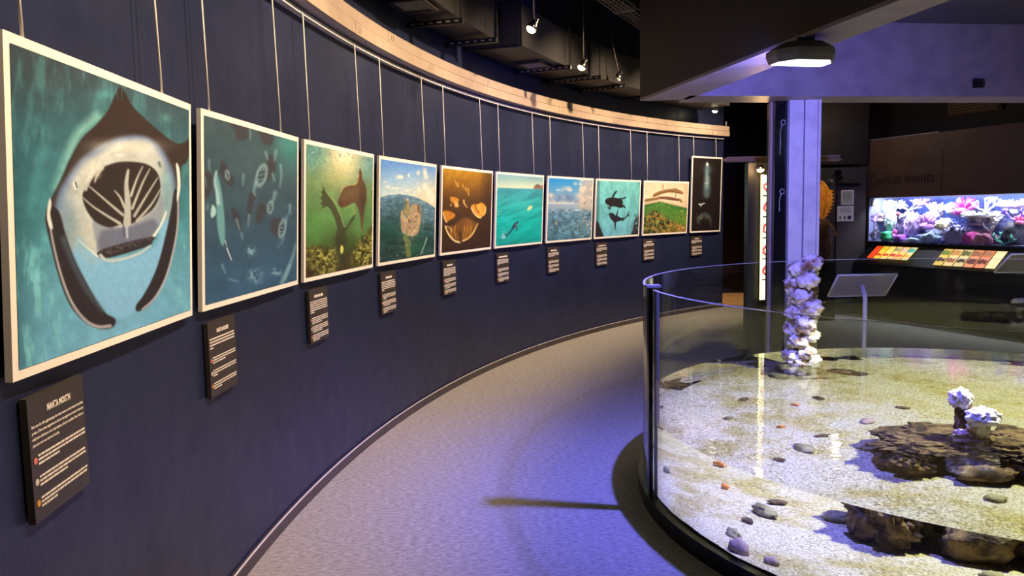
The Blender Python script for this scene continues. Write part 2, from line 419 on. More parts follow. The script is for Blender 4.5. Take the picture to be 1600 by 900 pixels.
EM_V = mat('violet_led', (1, 1, 1), emit=((.85, .83, 1.0), 1.7))
flood('flood_lamp', (1.49, 4.0, 2.372), math.radians(12), 'grey flood lamp shining violet under the slanted beam', EM_V, P_LAMP, VIOLET)
flood('flood_lamp', (3.12, 4.05, 2.46), math.radians(-12), 'grey flood lamp hung over the middle of the tank, out of view', mat('white_led', (1, 1, 1), emit=((.95, 1.0, .9), 14.0)), P_TANK, (1, 1, 1))
L1 = add_light('violet_flood_light', 'SPOT', (1.49, 4.0, 2.32), P_LAMP * 4.2, (.2, .19, 1.0), (2.0, 6.2, 2.25), spot_size=math.radians(112), spot_blend=.8, shadow_soft_size=.045)
L3 = add_light('violet_flood_beam', 'SPOT', (1.49, 4.0, 2.315), P_LAMP * 12.0, VIOLET, (1.05, 4.35, .315), spot_size=math.radians(106), spot_blend=1.0, shadow_soft_size=.045)
L2 = add_light('white_tank_light', 'SPOT', (3.12, 4.05, 2.41), P_TANK, (1.0, 1.0, .70), (3.05, 4.1, .1), spot_size=math.radians(97), spot_blend=.2, shadow_soft_size=.06)
MB().tube([(3.12, 4.05, 2.56), (3.12, 4.05, 3.07)], .012).build('pendant_stem', M['grey_metal'], bpy.data.objects['flood_lamp.001'])
for L in (L1, L2, L3): L.data.cycles.is_caustics_light = True

EM_S = mat('warm_bulb', (1, 1, 1), emit=((1.0, .86, .55), 16.0))
EM_OFF = mat('unlit_bulb', srgb(215, 212, 205), .3)
def spotlight(loc, target, label, lit=True, hang=None, power=P_SPOT):
    t = thing('spotlight', label, 'spotlight', loc, 'hanging picture spotlights')
    L = Vector(loc); d = (Vector(target) - L).normalized()
    rot = d.to_track_quat('-Z', 'Y').to_matrix()
    top = hang if hang is not None else L + Vector((0, 0, 4.45 - L.z))
    MB().tube([L + Vector((0, 0, .055)), top], .006).build('stem', M['metal'], t)
    MB().lathe([(.0, .055), (.022, .05), (.026, .02), (.045, -.02), (.05, -.045), (.046, -.047)], L, rot=rot, n=18).build('reflector', M['chrome'], t)
    MB().tube([L + rot @ Vector((-.05, 0, -.01)), L + rot @ Vector((-.05, 0, .05)), L + Vector((0, 0, .06)), L + rot @ Vector((.05, 0, .05)), L + rot @ Vector((.05, 0, -.01))], .005).build('yoke', M['chrome'], t)
    MB().lathe([(.0, -.038), (.040, -.042), (.042, -.055), (.026, -.072), (.0, -.078)], L, rot=rot, n=16).build('bulb', EM_S if lit else EM_OFF, t)
    if lit:
        add_light('picture_spot_light', 'SPOT', L + d * .06, power, WARM, target, spot_size=math.radians(124), spot_blend=1.0, shadow_soft_size=.03)
    return t
spotlight((.23, 6.77, 3.24), wpt(164.5, WR, 1.5), 'lit spotlight hanging highest and nearest above the curved wall')
spotlight((.82, 8.57, 3.24), wpt(155.5, WR, 1.5), 'lit spotlight hanging just below the end of the wire tray', hang=Vector((.82, 8.57, 3.9)))
spotlight((1.32, 9.46, 3.26), (1.0, 9.2, 2.2), 'small unlit spotlight on a slanting stem', lit=False, hang=Vector((1.2, 9.46, 3.88)))
spotlight((3.23, 12.3, 3.22), wpt(131, WR, 1.5), 'lit spotlight near the far end of the cream trunking', power=P_SPOT * .5)
def track_spot(th, label):
    L = wpt(th, 10.6, 3.76); tg = wpt(th, WR, 1.75); d = (tg - L).normalized(); rot = d.to_track_quat('-Z', 'Y').to_matrix()
    t = thing('track_spotlight', label, 'spotlight', L, 'ceiling track spotlights aimed at the curved wall')
    MB().lathe([(.0, .09), (.035, .085), (.04, .0), (.055, -.05), (.05, -.052)], L, rot=rot, n=18).build('can', M['black'], t)
    MB().lathe([(.0, -.035), (.045, -.04), (.0, -.047)], L, rot=rot, n=16).build('bulb', EM_S, t)
    MB().tube([L + Vector((0, 0, .03)), L + Vector((0, 0, .69))], .009).build('stem', M['black'], t)
    add_light('track_spot_light', 'SPOT', L + d * .07, P_TRACK, WARM, tg, spot_size=math.radians(84), spot_blend=.8, shadow_soft_size=.04)
for th, nm in zip((189.0, 183.4, 177.4, 171.4, 165.3, 159.2, 153.2, 147.1, 141.2, 135.2, 130.2), ('nearest the viewer, before the first photograph', 'aimed at the manta mouth photograph', 'aimed at the many manta rays photograph', 'aimed at the sea lion photograph', 'aimed at the surfacing turtle photograph', 'aimed at the golden fish mouth photograph', 'aimed at the turquoise shark photograph', 'aimed at the rippled sea photograph', 'aimed at the silhouette photograph', 'aimed at the driftwood photograph', 'aimed at the light beam photograph')):
    track_spot(th, 'black ceiling track spotlight ' + nm)

# warm lights of the passage behind
add_light('passage_light', 'SPOT', (4.2, 14.0, 3.2), 300, (1.0, .66, .34), (4.2, 14.0, 0), spot_size=math.radians(42), spot_blend=.5, shadow_soft_size=.1)
add_light('lightbox_lamp_light', 'POINT', (2.44, 7.55, 2.05), 7, (1.0, .6, .25), shadow_soft_size=.03)
add_light('door_light', 'POINT', (4.75, 11.2, 2.9), 9, (1.0, .86, .66), shadow_soft_size=.05)

# ================================================================== CURVED WALL FURNITURE
# cream cable trunking with two covers, in lengths
tk = thing('cable_trunking', 'long cream two-tier cable trunking along the top of the curved wall', 'trunking', wpt(160, 12.4, 2.835))
ring_band(MB(), 12.35, WR, 2.838, 2.985, 127.75, 200, 150).build('channel', M['duct_dark'], tk)
def cover(z0, z1, r0, a0, a1): 
    o = ring_band(MB(), r0, 12.352, z0, z1, a0, a1, max(4, int(abs(a1 - a0) * 2))).build('cover', M['cream'], tk); smooth_by_angle(o, 30); return o
up = [200, 189, 178, 167.5, 157.6, 150.4, 144, 138.0, 130.6, 127.75]; lo = [200, 194, 183, 170.5, 156.2, 149, 142.2, 134.5, 129.9, 127.75]
for a, b in zip(up, up[1:]): cover(2.917, 2.992, 12.337, a - .012, b + .012)
for a, b in zip(lo, lo[1:]): cover(2.832, 2.911, 12.33, a - .012, b + .012)
ring_band(MB(), 12.35, WR, 2.832, 2.836, 127.75, 200, 120).build('underside', mat('trunking_underside', srgb(176, 168, 176), .5), tk)
cm = mat('clip_mould', srgb(208, 192, 176), .5)
def clip(th, z, r):
    mb = MB()
    for k in (-.06, .06):
        for dz in (-.014, .014):
            mb.box(wpt(th + k, r - .002, z + dz), (.008, .008, .012))
        mb.box(wpt(th + k * 1.5, r - .002, z + .0), (.008, .008, .034))
    mb.build('clip', cm, tk)
for th in up[1:-1]: clip(th - .35, 2.952, 12.337)
for th in lo[1:-1]: clip(th - .35, 2.872, 12.33)
wire = MB(); 
for k in (0, .012): wire.tube([wpt(128.0, 12.36 + k, 2.99), wpt(128.0, 12.36 + k, 3.07)], .004)
wire.build('loose_wire', M['rod'], tk)
# picture rail
rl = thing('picture_rail', 'thin white picture rail below the cable trunking', 'rail', wpt(160, 12.46, 2.785))
o = ring_band(MB(), 12.402, 12.428, 2.788, 2.810, 128.0, 200, 150).build('rail_profile', M['rod'], rl); smooth_by_angle(o, 30)
ring_band(MB(), 12.428, WR, 2.796, 2.803, 128.0, 200, 150).build('rail_lip', M['rod'], rl)

# ================================================================== EXHIBITION PHOTOGRAPHS
def lin(a):
    a = np.asarray(a, float) / 255.0
    return np.where(a <= .04045, a / 12.92, ((a + .055) / 1.055) ** 2.4)

def homography(src, dst):
    A = []; b = []
    for (x, y), (u, v) in zip(src, dst):
        A.append([x, y, 1, 0, 0, 0, -u * x, -u * y]); b.append(u)
        A.append([0, 0, 0, x, y, 1, -v * x, -v * y]); b.append(v)
    h = np.linalg.solve(np.array(A, float), np.array(b, float)); return np.append(h, 1).reshape(3, 3)

def vnoise(X, Y, s, seed, oct=4, rough=.55):
    rs = np.random.RandomState(seed); out = np.zeros_like(X); amp = 1.0; tot = 0
    for o in range(oct):
        n = 64; G = rs.rand(n, n); x = X / s; y = Y / s
        xi = np.floor(x).astype(int); yi = np.floor(y).astype(int); fx = x - xi; fy = y - yi
        fx = fx * fx * (3 - 2 * fx); fy = fy * fy * (3 - 2 * fy)
        g = lambda a, b: G[a % n, b % n]
        out += amp * ((g(xi, yi) * (1 - fx) + g(xi + 1, yi) * fx) * (1 - fy) + (g(xi, yi + 1) * (1 - fx) + g(xi + 1, yi + 1) * fx) * fy)
        tot += amp; amp *= rough; s = s / 2.03
    return out / tot

def spline(pts, closed=True, k=6):
    P = np.array(pts, float); n = len(P); out = []
    rng = range(n) if closed else range(n - 1)
    for i in rng:
        if closed: p0, p1, p2, p3 = P[(i - 1) % n], P[i], P[(i + 1) % n], P[(i + 2) % n]
        else: p0, p1, p2, p3 = P[max(i - 1, 0)], P[i], P[i + 1], P[min(i + 2, n - 1)]
        for t in np.arange(k) / k:
            out.append(.5 * (2 * p1 + (p2 - p0) * t + (2 * p0 - 5 * p1 + 4 * p2 - p3) * t * t + (3 * p1 - p0 - 3 * p2 + p3) * t ** 3))
    if not closed: out.append(P[-1])
    return np.array(out)

class Print:
    """colour of a photographic print, worked out per grid vertex; features are given in the print's drawing frame X, Y"""
    def __init__(s, corners, w, h, nx, ny, org=(0, 0), sc=1.0):
        H = homography([(0, 0), (w, 0), (w, h), (0, h)], [corners[0], corners[1], corners[2], corners[3]])
        u = np.linspace(.025, w - .025, nx); v = np.linspace(.025, h - .025, ny); U, V = np.meshgrid(u, v)
        D = H[2, 0] * U + H[2, 1] * V + 1
        X = (H[0, 0] * U + H[0, 1] * V + H[0, 2]) / D; Y = (H[1, 0] * U + H[1, 1] * V + H[1, 2]) / D
        s.U, s.V, s.w, s.h, s.nx, s.ny = U, V, w, h, nx, ny
        s.X = (X - org[0]) / sc; s.Y = (Y - org[1]) / sc
        s.c = np.zeros((ny, nx, 3))
    def mix(s, a, color):
        a = np.clip(a, 0, 1)[..., None]; s.c = s.c * (1 - a) + np.asarray(color, float) * a
    def vgrad(s, stops, coord=None):
        t = s.V / s.h if coord is None else coord
        ks = [k for k, _ in stops]; s.c = np.stack([np.interp(t, ks, [c[i] for _, c in stops]) for i in range(3)], -1)
    def blob(s, x, y, rx, ry, color, a=1.0, rot=0, p=1.0):
        q = math.radians(rot); dx, dy = s.X - x, s.Y - y
        e = ((dx * math.cos(q) + dy * math.sin(q)) / rx) ** 2 + ((-dx * math.sin(q) + dy * math.cos(q)) / ry) ** 2
        s.mix(a * np.exp(-e ** p), color)
    def sd(s, P, closed=True):
        d = np.full(s.X.shape, 1e9); ins = np.zeros(s.X.shape, bool); n = len(P); t_at = np.zeros(s.X.shape)
        for i in range(n if closed else n - 1):
            (ax, ay), (bx, by) = P[i], P[(i + 1) % n]; ex, ey = bx - ax, by - ay
            L = ex * ex + ey * ey + 1e-9; t = np.clip(((s.X - ax) * ex + (s.Y - ay) * ey) / L, 0, 1)
            dd = (s.X - ax - t * ex) ** 2 + (s.Y - ay - t * ey) ** 2
            m_ = dd < d; t_at = np.where(m_, (i + t) / max(n - 1, 1), t_at); d = np.minimum(d, dd)
            if closed and ay != by:
                c = ((ay > s.Y) != (by > s.Y)) & (s.X < (bx - ax) * (s.Y - ay) / (by - ay) + ax); ins ^= c
        d = np.sqrt(d)
        return (np.where(ins, d, -d) if closed else d), t_at
    def poly(s, pts, color, soft=1.0, a=1.0, smooth=True, tex=None):
        P = spline(pts) if smooth else np.array(pts, float)
        d, _ = s.sd(P); k = np.clip(d / (2 * soft) + .5, 0, 1); k = k * k * (3 - 2 * k)
        if tex is not None: k = k * tex
        s.mix(k * a, color)
    def stroke(s, pts, w0, w1, color, soft=1.0, a=1.0):
        P = spline(pts, False) if len(pts) > 2 else np.array(pts, float)
        d, t = s.sd(P, False); w = w0 + (w1 - w0) * t
        s.mix(a * np.clip((w - d) / (2 * soft) + .5, 0, 1), color)
    def grain(s, sc, amt, seed, sx=1.0, sy=1.0):
        n = vnoise(s.X * sx + 500, s.Y * sy + 500, sc, seed) - .5
        s.c = np.clip(s.c * (1 + n[..., None] * amt), 0, 255)
    def speckle(s, mask, sc, colors, seed, lo=.52, sx=1., sy=1., a=.9):
        for i, c in enumerate(colors):
            n = vnoise(s.X * sx + 300 + 77 * i, s.Y * sy + 300, sc, seed + i, 3, .7)
            s.mix(mask * a * np.clip((n - lo) * 9, 0, 1), c)
    def mesh(s, name, T):
        """grid lying on the front of the panel; T maps (u, v) to the panel's plane"""
        vs = [T(u, v) for u, v in zip(s.U.ravel(), s.V.ravel())]
        nx, ny = s.nx, s.ny
        fs = [(j * nx + i, (j + 1) * nx + i, (j + 1) * nx + i + 1, j * nx + i + 1) for j in range(ny - 1) for i in range(nx - 1)]
        me = bpy.data.meshes.new(name); me.from_pydata(vs, [], fs)
        alb = np.clip(lin(np.clip(s.c, 0, 255)) * .86 / lin((252, 234, 218)), 0, .95)
        at = me.color_attributes.new('print', 'FLOAT_COLOR', 'POINT')
        buf = np.ones((nx * ny, 4), np.float32); buf[:, :3] = alb.reshape(-1, 3); at.data.foreach_set('color', buf.ravel())
        me.update(); return me

pm = bpy.data.materials.new('photographic_print'); pm.use_nodes = True
_n = pm.node_tree.nodes.new('ShaderNodeAttribute'); _n.attribute_name = 'print'
pm.node_tree.links.new(_n.outputs['Color'], pm.node_tree.nodes['Principled BSDF'].inputs['Base Color'])
pm.node_tree.nodes['Principled BSDF'].inputs['Roughness'].default_value = .5
pm.node_tree.nodes['Principled BSDF'].inputs['Specular IOR Level'].default_value = .25

def ss(x, a, b): t = np.clip((x - a) / (b - a), 0, 1); return t * t * (3 - 2 * t)

def art1(p):
    p.vgrad([(0, (62, 78, 84)), (.25, (58, 98, 106)), (.5, (66, 128, 136)), (.75, (100, 160, 178)), (1, (112, 172, 200))])
    p.mix(.55 * ss(-p.X, -75, -20), (38, 74, 84)); p.mix(.4 * ss(p.Y, 330, 420) * np.exp(-((p.X - 190) / 62) ** 2), (138, 186, 218))
    p.mix(.8 * ss(-p.Y - p.X * .35, -240, -80), (60, 66, 70))
    n = vnoise(p.X * 2.2, p.Y * .5, 26, 3)
    p.mix(.8 * np.clip((n - .47) * 5, 0, 1) * ss(p.Y, 330, 420) * (ss(-p.X, -120, -70) + ss(p.X, 262, 285)), (128, 196, 200))
    p.mix(.35 * np.clip((n - .5) * 4, 0, 1) * (1 - ss(p.Y, 250, 330)), (100, 176, 172))
    p.stroke([(152, 178), (125, 203), (105, 245), (88, 290)], 8, 4, (140, 196, 184), 7, .8); p.stroke([(70, 230), (58, 280), (50, 330)], 6, 3, (84, 156, 156), 8, .5); p.blob(165, 142, 12, 7, (96, 176, 170), .5)
    p.blob(257, 180, 8, 7, (120, 182, 170), .5)
    # wing and back
    p.poly([(187, 130), (193, 135), (206, 160), (225, 180), (252, 205), (272, 219), (285, 218), (291, 212), (293, 232), (288, 250), (280, 258), (272, 290), (200, 270), (120, 300), (92, 352), (76, 352), (73, 330), (82, 305), (98, 272), (112, 240), (128, 212), (150, 190), (168, 168), (178, 146)], (56, 42, 37), 1.6)
    # pale outer lip and cheeks
    ring = [(86, 352), (88, 318), (100, 284), (122, 250), (152, 225), (190, 209), (222, 208), (246, 224), (262, 250), (272, 290), (273, 345), (262, 390), (246, 345), (240, 335), (150, 395), (122, 410), (104, 392)]
    p.poly(ring, (120, 134, 168), 5); p.poly([(95, 345), (97, 315), (112, 280), (138, 247), (168, 229), (198, 216), (226, 216), (246, 236), (258, 262), (266, 300), (262, 345), (250, 345), (240, 340), (160, 396), (130, 402), (108, 385)], (196, 194, 184), 6)
    p.mix(.75 * np.exp(-((p.X - 258) / 11) ** 2) * ss(p.Y, 245, 285) * ss(-p.Y, -420, -350), (110, 150, 160))
    p.mix(.7 * np.exp(-((p.X - 108) / 16) ** 2 - ((p.Y - 350) / 46) ** 2), (112, 140, 152)); p.blob(100, 320, 9, 30, (120, 140, 170), .6)
    p.blob(195, 224, 46, 10, (228, 220, 200), .8); p.blob(140, 262, 18, 22, (222, 214, 196), .6, 40)
    p.grain(18, .22, 5)
    # lower body between the horns
    p.poly([(112, 398), (125, 378), (150, 396), (180, 406), (236, 384), (248, 348), (262, 345), (258, 400), (240, 450), (205, 488), (180, 496), (150, 470), (124, 430)], (132, 182, 214), 6)
    p.poly([(118, 372), (128, 370), (146, 396), (160, 402), (150, 410), (128, 404)], (146, 182, 200), 4, .8)
    # jaw
    p.poly([(146, 338), (178, 352), (214, 342), (240, 322), (250, 300), (252, 330), (243, 352), (234, 368), (160, 392), (150, 378)], (146, 150, 160), 3)
    p.poly([(158, 358), (200, 352), (238, 340), (234, 366), (160, 390)], (102, 104, 124), 4, .85)
    p.stroke([(196, 340), (197, 368)], 2.2, 1.6, (176, 178, 186), 1.2); p.stroke([(191, 344), (192, 366)], 1.0, 1, (76, 76, 92), 1)
    p.poly([(156, 388), (234, 367), (236, 374), (226, 383), (164, 401)], (48, 40, 42), 1.2)
    p.speckle((p.sd(np.array([(156, 388), (234, 367), (236, 374), (164, 398)]))[0] > 0) * 1.0, 3, [(92, 80, 78)], 9, .5)
    p.stroke([(156, 396), (166, 404), (186, 403), (214, 394), (232, 382)], 2.6, 1.6, (196, 200, 200), 1.4)
    p.stroke([(123, 372), (134, 382), (152, 398)], .8, 1.6, (226, 226, 214), 1, .9); p.stroke([(257, 328), (249, 348), (238, 366)], 1.2, 2, (232, 228, 208), 1)
    # mouth cavity and gill plates
    cav = [(129, 302), (138, 283), (154, 262), (175, 251), (198, 248), (226, 252), (242, 264), (248, 284), (246, 305), (236, 324), (218, 338), (205, 346), (196, 346), (186, 348), (170, 352), (150, 344), (136, 326)]
    p.poly(cav, (50, 38, 34), 1.6)
    pale = (182, 178, 168)
    p.stroke([(199, 262), (196, 285), (198, 312), (197, 345)], 2.0, 6.0, pale, 1.3)
    for a in ([(136, 284), (152, 298), (172, 316), (190, 332)], [(129, 304), (144, 318), (164, 332), (186, 346)], [(178, 294), (186, 304), (193, 320)], [(148, 268), (140, 280), (134, 292)],
              [(221, 256), (212, 276), (203, 302)], [(232, 260), (220, 284), (205, 322)], [(244, 274), (228, 300), (208, 334)], [(248, 292), (234, 316), (212, 342)]):
        p.stroke(a, .8, 2.3, pale, 1.0)
    p.blob(152, 268, 5, 6, (200, 192, 180), .8, 30); p.stroke([(160, 258), (152, 268), (148, 280)], 2.4, 1, (206, 200, 186), 1.4)
    p.stroke([(117, 282), (119, 290)], 2.6, 2, (236, 232, 224), 1); p.stroke([(118.5, 281), (120.5, 289)], 1, .8, (60, 60, 70), .8); p.stroke([(246, 250), (248, 256)], 2, 1.6, (90, 110, 118), 1)
    p.blob(187, 238, 7, 2.5, (238, 232, 216), .8)
    # horns
    p.poly([(77, 318), (74, 345), (80, 378), (92, 428), (108, 472), (130, 500), (152, 512), (170, 512), (178, 505), (177, 496), (164, 488), (148, 464), (132, 434), (116, 400), (103, 362), (93, 326)], (46, 38, 40), 2.2)
    p.stroke([(79, 345), (86, 385), (97, 430), (112, 470), (132, 498), (152, 509), (170, 508)], 1.6, 2.6, (196, 186, 184), 1.2, .85)
    p.stroke([(100, 370), (116, 412), (136, 452), (158, 482)], 4, 3, (96, 120, 140), 4, .5)
    p.poly([(270, 292), (276, 300), (275, 345), (266, 395), (254, 436), (238, 466), (222, 482), (211, 485), (210, 476), (220, 462), (234, 436), (246, 404), (256, 364), (264, 326)], (44, 36, 38), 1.8)
    p.stroke([(275, 300), (274, 350), (266, 396), (254, 436), (238, 465), (220, 482)], 1.4, 1.6, (198, 184, 186), 1.1, .85)
    p.poly([(76, 318), (80, 305), (82, 316), (80, 330), (84, 352), (79, 352), (75, 336)], (226, 220, 210), 1.2); p.poly([(272, 252), (277, 258), (279, 285), (276, 305), (273, 310), (274, 280)], (236, 228, 214), 1.2)
    p.stroke([(181, 133), (184, 150)], .6, .4, (90, 128, 130), .6, .7); p.stroke([(190, 131), (190, 152)], .6, .4, (90, 128, 130), .6, .7)
    p.grain(5, .10, 8)

def art2(p):
    p.vgrad([(0, (66, 82, 86)), (.4, (58, 78, 88)), (.75, (54, 80, 102)), (1, (58, 92, 122))])
    p.blob(395, 180, 70, 90, (66, 140, 132), .75); p.blob(360, 165, 30, 40, (80, 150, 140), .3); p.grain(60, .25, 2)
    br = (60, 52, 56)
    for q in ([(125, 80), (215, 92), (220, 120), (200, 150), (165, 152), (150, 110)], [(245, 108), (300, 118), (315, 150), (300, 178), (268, 165), (255, 130)], [(300, 215), (322, 235), (318, 290), (290, 320), (276, 290), (285, 240)],
              [(100, 240), (128, 280), (150, 320), (140, 350), (112, 330), (92, 290)], [(215, 380), (240, 380), (226, 440), (206, 500), (204, 440)], [(300, 490), (345, 480), (340, 560), (310, 545)], [(20, 290), (60, 310), (50, 380), (24, 400)], [(255, 420), (285, 440), (260, 500), (238, 490)], [(140, 440), (172, 470), (178, 540), (150, 500)]):
        p.poly(q, br, 6, .75)
    wht = (168, 196, 194); tl = (104, 152, 154)
    p.poly([(74, 300), (90, 330), (104, 420), (112, 520), (108, 592), (94, 588), (80, 520), (76, 420)], tl, 5); p.stroke([(76, 288), (70, 330), (80, 380), (84, 420)], 4, 8, wht, 4, .9)
    p.poly([(60, 428), (74, 445), (72, 470), (56, 482), (52, 460)], wht, 3); p.stroke([(112, 580), (120, 610), (138, 656)], 3, 2, (210, 214, 224), 2); p.stroke([(110, 585), (118, 606)], 2, 2, (40, 46, 60), 2)
    def ring(x, y, rx, ry, rot):
        p.blob(x, y, rx, ry, wht, .9, rot, 3); p.blob(x, y, rx * .72, ry * .75, (52, 66, 76), .95, rot, 3)
        q = math.radians(rot)
        for k in (-.4, 0, .4): p.stroke([(x - rx * .5 + k * 10, y - ry * k), (x + rx * .5 + k * 10, y - ry * k - 6)], 1.2, 1.2, (150, 176, 178), 1, .8)
    ring(264, 302, 23, 50, 16); ring(300, 434, 13, 28, 8); ring(349, 522, 15, 42, 12); ring(122, 302, 10, 22, -8)
    for a, w0, w1 in (([(240, 330), (232, 370), (238, 384)], 6, 4), ([(282, 205), (290, 235)], 5, 3), ([(324, 200), (318, 240)], 6, 3), ([(310, 295), (318, 325)], 5, 3), ([(343, 260), (346, 300), (340, 350)], 6, 2),
                      ([(320, 375), (312, 410)], 8, 4), ([(382, 425), (380, 460)], 6, 4), ([(370, 470), (352, 570), (330, 600)], 3, 1), ([(404, 590), (392, 640), (372, 690), (345, 756)], 4, 9), ([(380, 680), (360, 735)], 7, 4),
                      ([(212, 470), (208, 512)], 5, 2), ([(160, 490), (172, 530)], 5, 3), ([(180, 545), (185, 570)], 4, 2), ([(216, 100), (218, 150)], 4, 2), ([(190, 300), (186, 340)], 4, 3), ([(100, 680), (112, 712)], 5, 2), ([(130, 738), (168, 748)], 3, 2), ([(45, 240), (48, 280)], 4, 3), ([(30, 315), (33, 350)], 3, 2), ([(40, 430), (36, 445)], 4, 4)):
        p.stroke(a, w0, w1, (136, 172, 174), 5, .6)
    p.speckle(np.exp(-((p.X - 238) / 24) ** 2 - ((p.Y - 722) / 26) ** 2) + np.exp(-((p.X - 220) / 16) ** 2 - ((p.Y - 620) / 18) ** 2) + .8 * np.exp(-((p.X - 325) / 18) ** 2 - ((p.Y - 705) / 18) ** 2), 10, [(176, 204, 212), (120, 164, 176)], 4, .5)
    p.speckle(np.ones_like(p.X) * .6, 9, [(150, 180, 190)], 21, .80)

def art3(p):
    p.vgrad([(0, (112, 140, 112)), (.3, (112, 136, 86)), (.55, (92, 132, 74)), (.75, (74, 96, 46)), (1, (54, 46, 26))])
    p.blob(80, 120, 80, 90, (92, 148, 150), .7); p.blob(390, 190, 60, 90, (98, 150, 160), .7); p.grain(40, .3, 3, 1, .6)
    p.blob(255, 150, 95, 130, (238, 212, 164), .95); p.blob(250, 110, 50, 60, (252, 226, 190), .9); p.blob(205, 240, 70, 70, (180, 176, 110), .5)
    p.speckle(ss(-p.Y, -330, -60) * .9, 10, [(206, 220, 190), (64, 104, 112)], 12, .64, .8, 1)
    p.blob(90, 560, 60, 90, (86, 140, 70), .7); p.blob(360, 560, 40, 60, (96, 140, 76), .5)
    m = ss(p.Y, 640, 740); p.mix(m * .5, (46, 40, 24))
    p.poly([(36, 700), (70, 668), (115, 660), (160, 690), (200, 720), (240, 770), (290, 720), (310, 680), (340, 640), (380, 600), (420, 560), (424, 800), (200, 840), (30, 870)], (76, 70, 32), 10)
    p.speckle(ss(p.Y, 640, 700) * (ss(-p.X, -250, -190) + ss(p.X, 280, 330) * ss(p.Y - (860 - p.X) * .0, 600, 640)) + ss(p.X, 320, 380) * ss(p.Y, 570, 630), 16, [(142, 136, 58), (48, 44, 22), (176, 168, 82)], 31, .53)
    p.blob(40, 850, 60, 90, (44, 30, 20), .8); p.blob(255, 800, 60, 60, (50, 42, 24), .6)
    # left animal, tail up
    p.poly([(134, 312), (150, 345), (172, 372), (196, 412), (216, 452), (240, 500), (252, 545), (268, 548), (296, 500), (322, 476), (310, 510), (276, 560), (264, 600), (262, 690), (220, 716), (206, 640), (214, 560), (196, 490), (176, 450), (160, 430), (140, 434), (122, 446), (130, 424), (116, 412), (128, 396), (116, 378), (130, 362), (120, 342), (130, 334)], (70, 72, 46), 3)
    p.stroke([(160, 356), (205, 405), (232, 470), (252, 540), (264, 548)], 3, 3, (170, 170, 120), 3, .55); p.mix(.5 * np.exp(-((p.X - 235) / 60) ** 2 - ((p.Y - 640) / 70) ** 2), (42, 42, 26))
    p.poly([(236, 668), (244, 660), (252, 680), (248, 705), (238, 712), (234, 690)], (206, 200, 104), 2.5)
    # right animal
    p.poly([(345, 198), (356, 225), (360, 262), (378, 298), (387, 345), (384, 395), (372, 440), (366, 520), (362, 592), (354, 545), (345, 470), (330, 430), (312, 406), (285, 420), (262, 432), (236, 434), (222, 414), (220, 386), (232, 360), (238, 330), (268, 302), (320, 294), (328, 268), (338, 240)], (96, 70, 46), 2.5)
    p.stroke([(236, 344), (250, 316), (285, 300), (325, 292), (338, 236)], 3, 3, (220, 190, 130), 3, .7); p.blob(300, 345, 50, 24, (118, 88, 58), .7, -20); p.blob(362, 400, 20, 90, (62, 44, 32), .65); p.blob(236, 410, 12, 14, (74, 48, 32), .8); p.stroke([(262, 440), (290, 430), (318, 470), (292, 478)], 2, 2, (160, 160, 84), 3, .7)
    p.grain(8, .18, 6)

